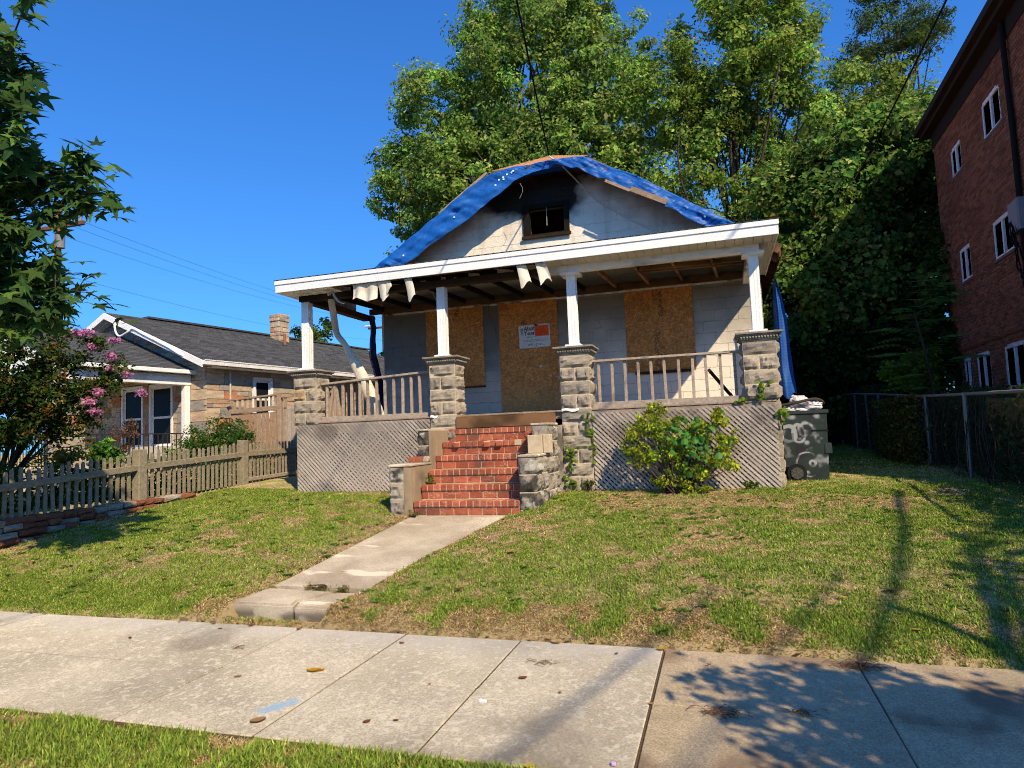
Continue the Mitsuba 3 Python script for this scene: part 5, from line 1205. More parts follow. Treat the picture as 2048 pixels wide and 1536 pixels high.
# sweetgum hanging in from the left, its trunk outside the picture
def star_tree(name, label, base, top, sprays, size, cols, wts, r0, seed, cat='tree', per=26, spread=.26):
    rng = np.random.default_rng(seed); T = thing(name, label, cat)
    base, top = np.array(base, float), np.array(top, float); mb = MB(); P, A_ = [], []
    t = np.linspace(0, 1, 12); tr_ = base + (top - base) * t[:, None] + np.cumsum(rng.normal(0, .03, (12, 3)), 0) * [1, 1, 0]
    mb.add(*tube(tr_, r0 * (1 - .7 * t), 10))
    for s, e, thick in sprays:
        s, e = np.array(s, float), np.array(e, float); mid = (s + e) / 2 + [0, 0, .14 * np.linalg.norm(e - s)] + rng.normal(0, .05, 3)
        c = bez([s, mid, e], 16); mb.add(*tube(c, np.linspace(.022 + .012 * thick, .004, 16), 5))
        nt = int(7 + 9 * thick)
        for k in range(nt):
            u = .22 + .78 * (k + rng.random()) / nt; i_ = min(int(u * 15), 14); p = c[i_] + (c[i_ + 1] - c[i_]) * (u * 15 - i_)
            dr_ = unit((c[i_ + 1] - c[i_]) / np.linalg.norm(c[i_ + 1] - c[i_]) * .7 + rng.normal(0, .6, 3) * [1, 1, .7])
            L2 = spread * (1.25 - .6 * u) * (.6 + .8 * rng.random()) * (1 + thick * .35); q = bez([p, p + dr_ * L2 * .6 + [0, 0, .03], p + dr_ * L2], 6)
            mb.add(*tube(q, np.linspace(.007, .003, 6), 4))
            m = int(per * (.6 + .8 * rng.random())); w = rng.random(m); jx = (w * 4.99).astype(int); b_ = q[jx] + (q[jx + 1] - q[jx]) * (w * 4.99 - jx)[:, None]
            P.append(b_ + rng.normal(0, .06, (m, 3)) - [0, 0, .02]); A_.append(np.tile(dr_, (m, 1)))
    P = np.vstack(P); A_ = np.vstack(A_) + rng.normal(0, .45, P.shape) + [0, 0, -.75]
    nrm = rng.normal(0, .42, P.shape) + [.25, -.35, .75]
    v, f, c = star_leaf_mesh(P, nrm, A_, size * np.exp(rng.normal(0, .22, len(P))), palette(len(P), cols, wts, rng, .18), rng)
    put('crown', (v, f), 'leaf', T, color=c); mb.put('trunk', 'bark', T, smooth=True)
    return T
SG = [(0.06, 0.122, 0.036), (0.084, 0.165, 0.043), (0.132, 0.232, 0.05), (0.043, 0.088, 0.031)]
rg_ = np.random.default_rng(77)
st = (-5.5, -5.3)
sp = [((st[0], st[1], 3.4), e, k) for e, k in (((-2.77, -6.15, 4.92), 0.7), ((-2.88, -6.00, 4.59), 1.0), ((-3.50, -6.35, 4.75), 0.8), ((-2.77, -5.55, 4.07), 1.2), ((-2.83, -5.53, 3.83), 1.2), ((-3.22, -5.80, 3.93), 1.1), ((-3.22, -5.59, 3.55), 1.1), ((-3.56, -6.00, 4.14), 0.9), ((-3.50, -5.87, 3.53), 1.0), ((-3.84, -6.07, 3.80), 0.8), ((-2.64, -6.21, 5.16), 0.6), ((-3.02, -5.94, 4.21), 0.9))]
sp += [((st[0], st[1], 2.6), e, k) for e, k in (((-3.18, -5.50, 3.20), 0.9), ((-3.50, -5.73, 3.33), 0.9), ((-2.96, -5.32, 3.01), 0.8), ((-3.22, -5.50, 2.92), 1.0), ((-3.56, -5.73, 2.87), 1.0), ((-3.36, -5.53, 2.73), 0.7), ((-3.84, -5.80, 3.12), 0.9))]
for k in range(12):  # out-of-view sprays, placed to shade the left fence and shrubs
    a_ = rg_.uniform(2.0, 4.6); sp.append(((st[0], st[1], 2.4 + .05 * k), (st[0] + 1.7 * math.cos(a_) - .6, st[1] + 1.7 * math.sin(a_), 2.6 + .08 * k + rg_.normal(0, .15)), 1.0))
sp = [(a, (e[0] - .15, e[1], e[2]), k) for a, e, k in sp]
star_tree('sweetgum_tree', 'glossy star leaved tree reaching into the picture from the left', (st[0], st[1], -.05), (st[0] + .1, st[1] + .1, 5.6), sp, .122, SG, [3, 3, 1.5, 2], .12, 201, per=12, spread=.34)
sp = []
for k in range(9): sp.append(((6.7, -8.5, 1.9 + .15 * k), (4.35 + .3 * rg_.random() + .17 * k, -7.35 - .22 * k + .3 * rg_.normal(), 2.25 + .25 * rg_.random()), 1.0))
for k in range(7): sp.append(((6.7, -8.5, 2.0 + .12 * k), (3.85 + .12 * k, -7.75 - .2 * k, 2.15 + .12 * rg_.random()), 1.1))
for k in range(6): sp.append(((6.7, -8.5, 2.2 + .2 * k), (4.9 + .5 * rg_.random(), -8.4 - .25 * k, 2.3 + .5 * rg_.random()), 1.0))
for k in range(10): sp.append(((6.9, -8.4, 2.8 + .1 * k), (8.3 + .6 * rg_.random(), -7.3 + .22 * k, 3.6 + .9 * rg_.random()), 1.1))
star_tree('street_tree', 'kerbside tree out of view at the right whose leaves shade the pavement', (6.7, -8.5, -.05), (7.0, -8.4, 4.6), sp, .074, SG, [3, 3, 1.5, 2], .11, 202, per=8)

# crape myrtle behind the picket fence: arching stems, orange seed heads and pink flower heads
def crape():
    rng = np.random.default_rng(301); T = thing('crape_myrtle', 'crape myrtle with pink flower heads and orange seed heads behind the picket fence', 'tree')
    b0 = np.array([-8.3, -2.6, .75]); mb = MB(); P, CL_ = [], []
    ends = [(-7.5, -2.75, 3.45), (-7.5, -1.9, 3.62), (-7.45, -1.35, 3.50), (-7.5, -.8, 3.10), (-7.55, -1.15, 2.85), (-7.6, -2.0, 3.10), (-7.5, -2.7, 2.75), (-7.6, -3.4, 3.2), (-7.5, -3.3, 2.4), (-7.6, -1.6, 2.55), (-7.5, -2.4, 2.25), (-8.2, -2.6, 3.7), (-8.3, -1.8, 3.4), (-8.4, -3.2, 3.5), (-7.6, -1.35, 2.25), (-7.5, -3.0, 1.95), (-7.55, -2.2, 2.75), (-7.5, -3.6, 2.9), (-7.6, -3.9, 2.3), (-8.9, -2.4, 3.3)]
    tips = []
    for e in ends:
        e = np.array(e); c = bez([b0 + rng.normal(0, .12, 3) * [1, 1, 0], (b0 + e) / 2 + [rng.normal(0, .1), rng.normal(0, .1), .35], e], 14)
        mb.add(*tube(c, np.linspace(.03, .006, 14), 5))
        for k in range(9):
            i_ = rng.integers(6, 13); d = unit(rng.normal(size=3) * [1, 1, .6] + [0, 0, .3]); L2 = .2 + .3 * rng.random(); q = bez([c[i_], c[i_] + d * L2 * .5, c[i_] + d * L2 - [0, 0, .03]], 5)
            mb.add(*tube(q, np.linspace(.007, .003, 5), 4)); tips.append(q[-1])
            m = rng.poisson(95); w = rng.random(m)[:, None]; P.append(c[i_] + d * L2 * w + rng.normal(0, .075, (m, 3)))
    P = np.vstack(P); nrm = rng.normal(0, .6, P.shape) + [.2, -.2, .6]
    v, f, c = leaf_mesh(P, nrm, .075 * np.exp(rng.normal(0, .2, len(P))), palette(len(P), [(.03, .065, .018), (.055, .105, .022), (.10, .15, .03), (.20, .12, .03), (.24, .10, .025)], [4, 4, 2, .7, .4], rng), rng, .55)
    put('foliage', (v, f), 'leaf', T, color=c); mb.put('stem', 'bark', T, smooth=True)
    tips = np.array(tips)[rng.permutation(len(tips))]
    for k, t in enumerate(tips[:46]):   # dry seed heads
        m = 60; q = t + np.clip(rng.normal(0, .05, (m, 3)), -.09, .09) * [1, 1, 1.1]
        v, f, c = leaf_mesh(q, rng.normal(size=(m, 3)), .028, palette(m, [(.27, .11, .02), (.20, .08, .02), (.30, .17, .03)], [2, 1, 1], rng), rng, .8)
        put('seed_head', (v, f), 'leaf', T, color=c)
    for k, t in enumerate([(-7.42, -2.35, 3.52), (-7.4, -1.28, 3.42), (-7.42, -1.32, 3.14), (-7.4, -1.55, 2.52), (-7.4, -1.72, 2.36), (-7.4, -.72, 2.55), (-7.4, -1.02, 2.85), (-7.42, -1.9, 3.46), (-7.45, -1.72, 3.50), (-7.45, -1.62, 3.26), (-7.4, -1.30, 2.93), (-7.4, -1.63, 2.20)]):
        m = 120; q = np.array(t) + np.clip(rng.normal(0, .040, (m, 3)), -.085, .085) * [.8, 1.35, .75]
        v, f, c = leaf_mesh(q, rng.normal(size=(m, 3)) + [.2, -.2, .8], .042, palette(m, [(.60, .26, .46), (.70, .40, .58), (.50, .18, .36)], [2, 1, 1], rng, .12), rng, .9)
        put('flower_head', (v, f), 'leaf', T, color=c)
crape()
def shrub(name, label, base, blobs, n, size, cols, wts, seed, cat='shrub', aspect=.55, cl=.12, per=40, up=.5, stems=10, r0=.012, var=.22, flat=.8):
    rng = np.random.default_rng(seed); T = thing(name, label, cat)
    P, O, C, tn_ = crown_points(blobs, n, rng, cl, per, flat, .25)
    v, f, c = leaf_mesh(P, O * .5 + rng.normal(0, .55, P.shape) + [0, -.1, up], size * np.exp(rng.normal(0, .28, len(P))), np.clip(palette(len(P), cols, wts, rng, var) * tn_, 0, .8), rng, aspect)
    put('foliage', (v, f), 'leaf', T, color=c); mb = MB(); b = np.array(base, float)
    for q in C[rng.permutation(len(C))[:stems]]:
        mb.add(*tube(bez([b + rng.normal(0, .05, 3) * [1, 1, 0], (b + q) / 2 + rng.normal(0, .05, 3), q], 8), np.linspace(r0, .003, 8), 5))
    mb.put('stem', 'bark', T, smooth=True); return T
YS = [(0.286, 0.35, 0.029), (0.468, 0.49, 0.033), (0.143, 0.252, 0.031), (0.65, 0.602, 0.046), (0.072, 0.14, 0.026)]
YB = shrub('yellow_shrub', 'yellow green shrub in front of the right hand lattice', (1.68, -.34, .62),
    [((1.40, -.36, 1.80), (.16, .14, .17)), ((1.30, -.38, 1.62), (.20, .16, .14)), ((1.10, -.42, 1.50), (.16, .14, .12)), ((1.06, -.45, 1.30), (.14, .12, .09)), ((1.28, -.45, 1.24), (.18, .14, .14)), ((1.20, -.46, 1.11), (.12, .1, .07)), ((1.52, -.32, 1.52), (.24, .18, .16)), ((1.82, -.32, 1.56), (.26, .18, .18)), ((2.1, -.30, 1.50), (.20, .16, .16)),
     ((2.30, -.28, 1.68), (.13, .12, .18)), ((2.38, -.28, 1.42), (.13, .12, .15)), ((2.30, -.3, 1.30), (.14, .12, .14)), ((2.36, -.34, 1.06), (.13, .12, .12)), ((2.14, -.32, 1.10), (.14, .12, .10)), ((1.7, -.30, 1.25), (.28, .18, .22)), ((1.9, -.32, .98), (.22, .18, .18)), ((1.55, -.34, .84), (.2, .16, .14)), ((1.85, -.34, .76), (.25, .16, .12))],
    8200, .045, YS, [3, 2.2, 2.6, .9, 1.6], 311, cl=.085, per=36, stems=40)
def broad(parent, P, nrm, size, cols, rng, name='vine_leaf'):
    """heart shaped leaves, each one an entry"""
    out = []
    for p, n_, s in zip(P, nrm, size):
        a = np.linspace(0, 2 * np.pi, 13)[:-1]; r_ = (1 - .35 * np.cos(a)) * (1 - .25 * (np.cos(a) > .93)); q = np.stack([r_ * np.sin(a), -r_ * np.cos(a)], 1) * s * .5
        q[:, 1] *= 1.1; n_ = unit(n_); b = unit(np.cross(n_, [0, 0, 1.]) + 1e-6); u_ = np.cross(b, n_)
        v = np.vstack([[p + n_ * s * .05], p + q[:, :1] * b - q[:, 1:] * u_ * -1 - n_ * (np.abs(q[:, :1]) * .35)])
        f = np.stack([np.zeros(12, int), np.arange(12) + 1, (np.arange(12) + 1) % 12 + 1], 1)
        put(name, (v, f), 'leaf', parent, color=palette(1, cols, [1] * len(cols), rng, .15)[0])
rv = np.random.default_rng(312); m = 92
P = np.vstack([np.array([1.86, -.55, 1.42]) + rv.normal(0, 1, (64, 3)) * [.18, .05, .15], np.array([1.98, -.55, 1.15]) + rv.normal(0, 1, (28, 3)) * [.14, .05, .14]])
VN = thing('bindweed_vine', 'broad green heart leaved vine climbing through the yellow shrub', 'vine')
broad(VN, P, rv.normal(0, .5, P.shape) + [.1, -.7, .6], .058 * np.exp(rv.normal(0, .28, m)), [(.09, .26, .05), (.11, .30, .07), (.06, .18, .04)], rv)
put('stem', tube(bez([(1.8, -.4, .66), (1.95, -.5, 1.0), (1.85, -.54, 1.35), (1.7, -.5, 1.6)], 16), .004, 5), 'bark', VN)
def ivy(label, pts, n, size, seed, spread=.04, cols=((.11, .20, .025), (.17, .25, .03), (.08, .15, .02))):
    rng = np.random.default_rng(seed); T = thing('ivy_sprig', label, 'vine'); c = bez(pts, 20); put('stem', tube(c, .004, 5), 'bark', T)
    w = rng.random(n); P = c[(w * 19).astype(int)] + rng.normal(0, 1, (n, 3)) * [spread, .012, spread * .6] + [0, -.02, 0]
    broad(T, P, rng.normal(0, .3, (n, 3)) + [.1, -.8, .5], size * np.exp(rng.normal(0, .2, n)), list(cols), rng)
ivy('ivy sprig climbing the face of the rightmost pillar', [(2.86, -.03, 1.86), (2.87, -.035, 2.0), (2.9, -.035, 2.16)], 16, .055, 321)
ivy('small ivy tuft at the left foot of the rightmost pillar', [(2.60, .0, 1.88), (2.62, -.02, 1.93)], 6, .06, 322, .03)
ivy('ivy sprig on the upper right edge of the third pillar', [(.43, -.02, 1.50), (.42, -.03, 1.68), (.40, -.03, 1.86)], 16, .055, 323, .035)
ivy('thin ivy strand halfway down the right edge of the third pillar', [(.455, -.01, 1.1), (.46, -.02, 1.3), (.455, -.02, 1.48)], 9, .045, 324, .02)
ivy('ivy growing up between the right cheek wall and the third pillar', [(.10, -.05, .72), (.12, -.05, 1.0), (.14, -.05, 1.25), (.12, -.05, 1.38)], 36, .05, 325, .05)
ivy('ivy tuft at the right edge of the rightmost pillar by the bin', [(3.13, -.01, 1.60), (3.14, -.02, 1.78)], 10, .06, 326, .03)
shrub('weed_tuft', 'small weed rooted in the left corner of a brick step', (-1.83, -.90, .88), [((-1.80, -.92, .95), (.07, .05, .07))], 110, .035, [(.12, .15, .03), (.2, .2, .05)], [1, 1], 331, 'weed', cl=.05, per=20, stems=5)
shrub('weed_tuft', 'small weed at the foot of the lowest brick step, left side', (-1.87, -1.42, .48), [((-1.86, -1.43, .53), (.06, .04, .05))], 80, .03, [(.12, .15, .03), (.2, .2, .05)], [1, 1], 332, 'weed', cl=.05, per=20, stems=5)
shrub('weed_tuft', 'small weed between the third pillar base and the lattice', (.40, -.08, .70), [((.38, -.08, .78), (.09, .05, .09))], 160, .035, [(.07, .13, .025), (.13, .18, .03)], [1, 1], 333, 'weed', cl=.05, per=20, stems=5)
shrub('weed_tuft', 'dry grass growing in the seam behind the cracked concrete step', (-1.45, -4.24, .12), [((-1.55, -4.25, .16), (.12, .03, .03)), ((-1.3, -4.27, .16), (.12, .03, .03))], 420, .035, [(.30, .22, .10), (.14, .19, .035)], [2, 1], 335, 'weed', cl=.04, per=24, stems=4, aspect=.16)
shrub('weed_tuft', 'low weed at the right foot of the lattice', (2.66, -.12, .66), [((2.66, -.12, .74), (.10, .06, .09))], 180, .04, [(.07, .13, .025), (.13, .18, .03)], [1, 1], 334, 'weed', cl=.05, per=20, stems=5)
GG = [(.05, .12, .022), (.08, .165, .028), (.035, .08, .018)]
shrub('garden_shrub', 'arching green shrub in front of the stone cottage, behind the second fence post', (-7.5, 1.3, .8), [((-7.4, 1.0, 1.72), (.55, .5, .35)), ((-7.5, 1.6, 1.85), (.5, .5, .3)), ((-7.4, .5, 1.5), (.35, .4, .3)), ((-7.5, 1.9, 1.6), (.4, .4, .3)), ((-7.5, 1.1, 1.3), (.5, .6, .4))], 7000, .06, GG, [2, 2, 1], 341, cl=.16, per=50, aspect=.4, stems=20)
shrub('garden_plant', 'bright green leafy plant leaning over the picket fence left of the middle post', (-7.0, -2.0, .8), [((-6.85, -1.98, 1.55), (.2, .2, .25)), ((-6.8, -1.85, 1.42), (.2, .18, .2)), ((-6.85, -2.1, 1.3), (.2, .2, .2))], 800, .085, [(.08, .20, .03), (.11, .25, .035)], [1, 1], 342, cat='plant', cl=.1, per=24, aspect=.6, stems=8)
shrub('garden_plant', 'yellowish weeping plant above the left part of the picket fence', (-7.1, -2.6, .8), [((-6.95, -2.65, 1.5), (.3, .3, .2)), ((-6.9, -2.45, 1.4), (.25, .25, .2))], 900, .07, [(.14, .17, .03), (.22, .22, .05), (.17, .10, .03)], [2, 1, 1], 343, cat='plant', cl=.1, per=30, aspect=.4, stems=10)
shrub('garden_plant', 'dead brown plant standing behind the fence before the cottage windows', (-7.6, -.9, .8), [((-7.6, -.75, 1.95), (.22, .2, .16)), ((-7.6, -1.05, 1.85), (.15, .15, .14)), ((-7.6, -.85, 1.65), (.15, .15, .2))], 900, .04, [(.20, .115, .06), (.14, .08, .045)], [1, 1], 344, cat='plant', cl=.09, per=40, aspect=.5, stems=20)
shrub('garden_plant', 'small pale green plant behind the fence right of the middle post', (-7.2, -.2, .8), [((-7.1, -.3, 1.35), (.3, .4, .2)), ((-7.1, -1.05, 1.4), (.2, .2, .15)), ((-7.0, .3, 1.2), (.25, .3, .15))], 900, .06, [(.10, .19, .05), (.15, .22, .07)], [1, 1], 345, cat='plant', cl=.1, per=26, stems=10)
shrub('garden_hedge', 'dark bush filling the left edge behind the crape myrtle', (-9.2, -3.6, .8), [((-8.9, -3.6, 1.8), (.6, .9, .9)), ((-9.3, -3.0, 2.2), (.6, .8, .8)), ((-8.8, -4.3, 1.6), (.6, .8, .9)), ((-9.6, -3.4, 2.9), (.7, .9, .7)), ((-8.7, -2.9, 1.3), (.4, .5, .5)), ((-9.1, -3.3, 3.2), (.7, 1.0, .6)), ((-9.4, -4.4, 2.6), (.7, .9, .8))], 32000, .075, [(.03, .065, .018), (.045, .09, .022), (.07, .12, .025)], [2, 2, 1], 347, cat='bush', cl=.22, per=60, stems=20)
shrub('garden_hedge', 'low far hedge glimpsed through the left end of the picket fence', (-12.5, -4.2, .8), [((-12.5, -4.2, 1.5), (1.2, 1.4, .9)), ((-11.6, -5.4, 1.4), (1.0, 1.0, .9)), ((-13.0, -2.8, 1.6), (1.0, 1.2, 1.0))], 14000, .10, [(.03, .065, .018), (.045, .09, .022), (.07, .12, .025)], [2, 2, 1], 348, cat='bush', cl=.3, per=60, stems=12)
k = thing('fence_undergrowth', 'dark leafy undergrowth growing through the picket fence', 'bush'); labels[k]['kind'] = 'stuff'
rng = np.random.default_rng(346); m = 9000; P = np.stack([rng.uniform(-7.3, -6.66, m), rng.uniform(-6.5, 3.2, m), np.zeros(m)], 1); P[:, 2] = .78 + rng.random(m) ** 1.4 * (.30 + .45 * meshkit.noise(P * [1, 1.4, 1]))
v, f, c = leaf_mesh(P, rng.normal(0, .6, P.shape) + [0, 0, .5], .065 * np.exp(rng.normal(0, .25, m)), palette(m, GG + [(.16, .2, .03)], [2, 2, 2, .6], rng), rng); put('foliage', (v, f), 'leaf', k, color=c)

# growth over and behind the chain link fence, and the big leaved sapling there
k = thing('fence_vines', 'mass of dark vines and brambles along the chain link fence', 'bush'); labels[k]['kind'] = 'stuff'
rng = np.random.default_rng(351); m = 30000; y = rng.uniform(-3.6, 14, m); P = np.stack([5.72 + rng.gamma(2, .22, m), y, np.zeros(m)], 1)
P[:, 2] = .62 + rng.random(m) ** .8 * (ctz(y) - .62 + .30 * (meshkit.noise(np.stack([P[:, 0] * 2, y * 1.6, y * 0], -1)) - .25))
v, f, c = leaf_mesh(P, rng.normal(0, .6, P.shape) + [-.3, -.2, .5], .085 * np.exp(rng.normal(0, .25, m)), palette(m, [(.035, .07, .018), (.055, .10, .022), (.10, .075, .035), (.09, .14, .025)], [3, 2, 1.4, .7], rng), rng, .7); put('foliage', (v, f), 'leaf', k, color=c)
mb = MB()
for q in range(90):
    y0 = rng.uniform(-3, 10); mb.add(*tube(bez([(5.58 + rng.normal(0, .05), y0, .6), (5.55, y0 + rng.normal(0, .2), 1.2), (5.62, y0 + rng.normal(0, .3), ctz(y0) + rng.normal(0, .1))], 8), .006, 4))
mb.put('stem', 'bark', k, smooth=True)
k = thing('fence_creeper', 'brown and green creeper draped on the front of the chain link fence', 'vine'); labels[k]['kind'] = 'stuff'
m = 5200; y = rng.normal(4.1, .75, m); P = np.stack([5.50 - np.abs(rng.normal(0, .12, m)), y, .72 + rng.random(m) ** 1.5 * 1.25], 1)
v, f, c = leaf_mesh(P, rng.normal(0, .6, P.shape) + [-.4, -.4, .3], .06 * np.exp(rng.normal(0, .25, m)), palette(m, [(.09, .11, .025), (.17, .10, .04), (.06, .09, .02), (.15, .17, .03)], [2, 1.6, 2, 1], rng), rng); put('foliage', (v, f), 'leaf', k, color=c)
def sapling():
    rng = np.random.default_rng(361); T = thing('sapling', 'young tree with long feather shaped leaves rising above the chain link fence', 'tree')
    b = np.array([5.85, 3.0, .7]); tr_ = bez([b, b + [0, .1, 1.2], b + [-.1, .1, 2.1], b + [-.2, .1, 2.7]], 16); mb = MB(); mb.add(*tube(tr_, np.linspace(.035, .012, 16), 7)); V = []
    for k in range(30):
        u = .30 + .70 * k / 29; p = tr_[int(u * 15)]; az = rng.uniform(0, 6.28); d = np.array([math.cos(az), math.sin(az), .55 + .5 * (u > .85)]); L_ = rng.uniform(.65, 1.0)
        q = bez([p, p + d * L_ * .5, p + d * L_ * np.array([1, 1, .55]) - [0, 0, .05]], 12); mb.add(*tube(q, np.linspace(.006, .002, 12), 4))
        n = 13; idx = np.linspace(1, 11, n).astype(int); t_ = unit(np.gradient(q, axis=0))[idx]; s = unit(np.cross(t_, [0, 0, 1.]))
        for sg_ in (-1, 1):
            ax = unit(s * sg_ + t_ * .35 - [0, 0, .25]); ln = .17 * np.sin(np.linspace(.5, 2.9, n)) + .05
            base = q[idx]; tip = base + ax * ln[:, None]; w_ = np.cross(ax, [0, 0, 1.]); w_ = unit(w_) * ln[:, None] * .24
            v = np.stack([base, base + ax * ln[:, None] * .35 + w_, tip, base + ax * ln[:, None] * .35 - w_], 1).reshape(-1, 3); kk = np.arange(n)[:, None] * 4
            V.append((v, np.concatenate([kk + [0, 1, 2], kk + [0, 2, 3]], 1).reshape(-1, 3), np.repeat(palette(n, [(.09, .21, .04), (.14, .29, .045), (.18, .33, .05)], [2, 2, 1], rng, .12), 4, 0)))  # leaf colours brightened to stand in for flecks of sunlight
    lm = MB()
    for v, f, c in V: lm.add(v, f, c=c)
    lm.put('crown', 'leaf', T, col=True); mb.put('trunk', 'bark', T, smooth=True)
sapling()
shrub('sunlit_bush', 'lime green bush behind the far chain link posts', (6.1, 5.6, .8), [((6.05, 5.4, 2.35), (.35, .4, .28)), ((6.1, 6.0, 2.6), (.45, .5, .3)), ((6.3, 5.2, 2.7), (.3, .4, .25))], 3200, .09, [(.14, .22, .025), (.20, .28, .03)], [1, 1], 362, cl=.14, per=50, stems=12)

# ------------------------------------------------------------------ grass, weeds and fallen leaves
def grass(name, label, n, area, hfun, rng, zoff=0.0):
    m_ = n // 11; cid = rng.integers(0, m_, n); cx_ = rng.uniform(area[0], area[1], m_); cy_ = rng.uniform(area[2], area[3], m_)
    sp_ = np.where(rng.random(m_) < .5, .028, .07)
    x = cx_[cid] + rng.normal(0, 1, n) * sp_[cid]; y = cy_[cid] + rng.normal(0, 1, n) * sp_[cid]; cu = rng.random(m_)[cid]; ctone = np.exp(rng.normal(0, .20, m_))[cid]
    keepm = hfun(x, y); kk = keepm > 0; x, y, cu, ctone = x[kk], y[kk], cu[kk], ctone[kk]; h = keepm[kk]
    n = len(x); z = ground_z(x, y) + zoff
    q = np.stack([x * 1.0, y * 1.0, x * 0], -1); g1 = meshkit.fbm(q, 4, 5); g2 = meshkit.fbm(q * 5, 3, 8)
    frac = np.clip((g1 - .46) * 2.6 + (g2 - .5) * 2.4 + .53 + .16 * np.clip((-x - 1.5) / 3, -.35, 1) + .14 * np.clip((x - 2.6), 0, 1) + .5 * (y < -6.8) - .08 * np.clip((-4.5 - y) / .4, 0, 1) * (y > -6), .08, .95)
    l, r_ = walk_edges(y); de = np.maximum(l - x, x - r_); frac = np.where((de < .35) & (y > -5) & (y < -1), frac * np.clip(de / .35, .25, 1), frac)
    green = (.75 * cu + .25 * rng.random(n)) < frac
    az = rng.uniform(0, 2 * np.pi, n); lean = np.where(green, rng.uniform(.25, .95, n), rng.uniform(.8, 2.4, n))
    hh = h * np.where(green, rng.uniform(.6, 1.35, n), rng.uniform(.5, 1.1, n)) * (.75 + .5 * g2); w = np.where(green, .0036, .0036) * rng.uniform(.7, 1.4, n)
    d = np.stack([np.cos(az), np.sin(az), az * 0], 1); s = np.stack([-np.sin(az), np.cos(az), az * 0], 1) * w[:, None]
    b = np.stack([x, y, z - .004], 1); cl = 1 / np.sqrt(1 + lean ** 2)
    mid = b + d * (lean * cl * hh * .42)[:, None] + np.array([0, 0, 1.]) * (hh * .62 * cl)[:, None]
    tip = b + d * (lean * cl * hh)[:, None] + np.array([0, 0, 1.]) * (hh * cl * .95)[:, None]
    v = np.stack([b - s, b + s, mid + s * .85, mid - s * .85, tip], 1).reshape(-1, 3); k = np.arange(n)[:, None] * 5
    f = np.concatenate([k + [0, 1, 2], k + [0, 2, 3], k + [3, 2, 4]], 1).reshape(-1, 3)
    cg = palette(n, [(.18, .265, .038), (.25, .335, .055), (.12, .195, .03), (.33, .345, .09)], [3, 2.4, 1.4, 1], rng, .2); cs = palette(n, [(.46, .34, .16), (.36, .25, .11), (.56, .45, .24), (.24, .155, .07)], [3, 2, 1.2, 1.2], rng, .2)
    c = np.where(green[:, None], cg, cs) * ctone[:, None]
    k = put(name, (v, f), 'grass_blade', color=np.repeat(c, 5, 0)); tag(k, label, 'grass', kind='stuff'); return k
def h_lawn(x, y):
    l, r_ = walk_edges(y); inside = (x > l + .01) & (x < r_ - .0) & (y < -1.3) & (y > -4.85)
    inside |= (x > -2.27) & (x < -.05) & (y > -1.40) & (y < 0)
    inside |= (x > -4.7) & (x < 3.05) & (y > .02); inside |= (x < -6.48)
    edge = np.clip((y + 4.97 + .04 * meshkit.noise(np.stack([x * 9, x * 0, x * 0], -1)) * -1) / .12, 0, 1)
    return np.where(inside | (y < -4.97), 0, .034 * (.55 + .45 * edge) * np.where(y > 3, 1.4, 1))
rng = np.random.default_rng(401)
grass('lawn_grass', 'short patchy lawn of green and straw coloured grass', 420000, (-6.5, 6.0, -4.99, .3), h_lawn, rng)
def h_edge(x, y): return np.where(h_lawn(x, y) > 0, .045 * (.35 + .65 * meshkit.noise(np.stack([x * 6, y * 6, x * 0], -1))), 0)
grass('edge_grass', 'dry matted grass along the seam with the pavement', 110000, (-6.3, 6.0, -5.0, -4.45), h_edge, rng)
grass('side_grass', 'shaded grass running back beside the bungalow', 60000, (3.0, 5.7, .3, 12), h_lawn, rng)
def h_strip(x, y): return np.where(y < -6.86 - .12 * meshkit.noise(np.stack([x * 3, y * 0, y * 0], -1)) + .0, .062, 0) * (meshkit.fbm(np.stack([x * 1.3, y * 1.3, y * 0 + 3], -1), 3) > .12) * ((x < 1.72) | (y < -7.1))
grass('verge_grass', 'longer green grass on the verge nearest the viewer', 90000, (-3.2, 3.6, -7.7, -6.8), h_strip, rng)

def weeds(n, rng):
    x = rng.uniform(-6.2, 5.2, n); y = rng.uniform(-4.85, -.1, n); ok = (h_lawn(x, y) > 0) & (meshkit.fbm(np.stack([x * .9, y * .9, x * 0 + 7], -1), 3) > .46); x, y = x[ok], y[ok]; V, F, Cc, o = [], [], [], 0
    for a, b in zip(x, y):
        m = rng.integers(5, 10); az = rng.uniform(0, 6.28, m); L2 = rng.uniform(.03, .075, m) * rng.uniform(.6, 1.2); z = float(ground_z(a, b)); w = L2 * rng.uniform(.16, .3)
        d = np.stack([np.cos(az), np.sin(az), az * 0], 1); sd = np.stack([-np.sin(az), np.cos(az), az * 0], 1); p = np.array([a, b, z]); up = np.array([0, 0, 1.])
        v = np.stack([np.tile(p, (m, 1)), p + d * L2[:, None] * .5 + sd * w[:, None] + up * L2[:, None] * .42, p + d * L2[:, None] + up * L2[:, None] * .35, p + d * L2[:, None] * .5 - sd * w[:, None] + up * L2[:, None] * .42], 1).reshape(-1, 3)
        k = np.arange(m)[:, None] * 4 + o; V.append(v); F.append(np.concatenate([k + [0, 1, 2], k + [0, 2, 3]], 1).reshape(-1, 3)); o += 4 * m
        Cc.append(np.repeat(palette(m, [(.15, .30, .04), (.21, .36, .055), (.11, .23, .04)], [2, 1.5, 1], rng, .15), 4, 0))
    k = put('lawn_weeds', (np.vstack(V), np.vstack(F)), 'leaf', color=np.vstack(Cc)); tag(k, 'low broad leaved weeds dotted through the lawn', 'weeds', kind='stuff')
weeds(1100, np.random.default_rng(405))
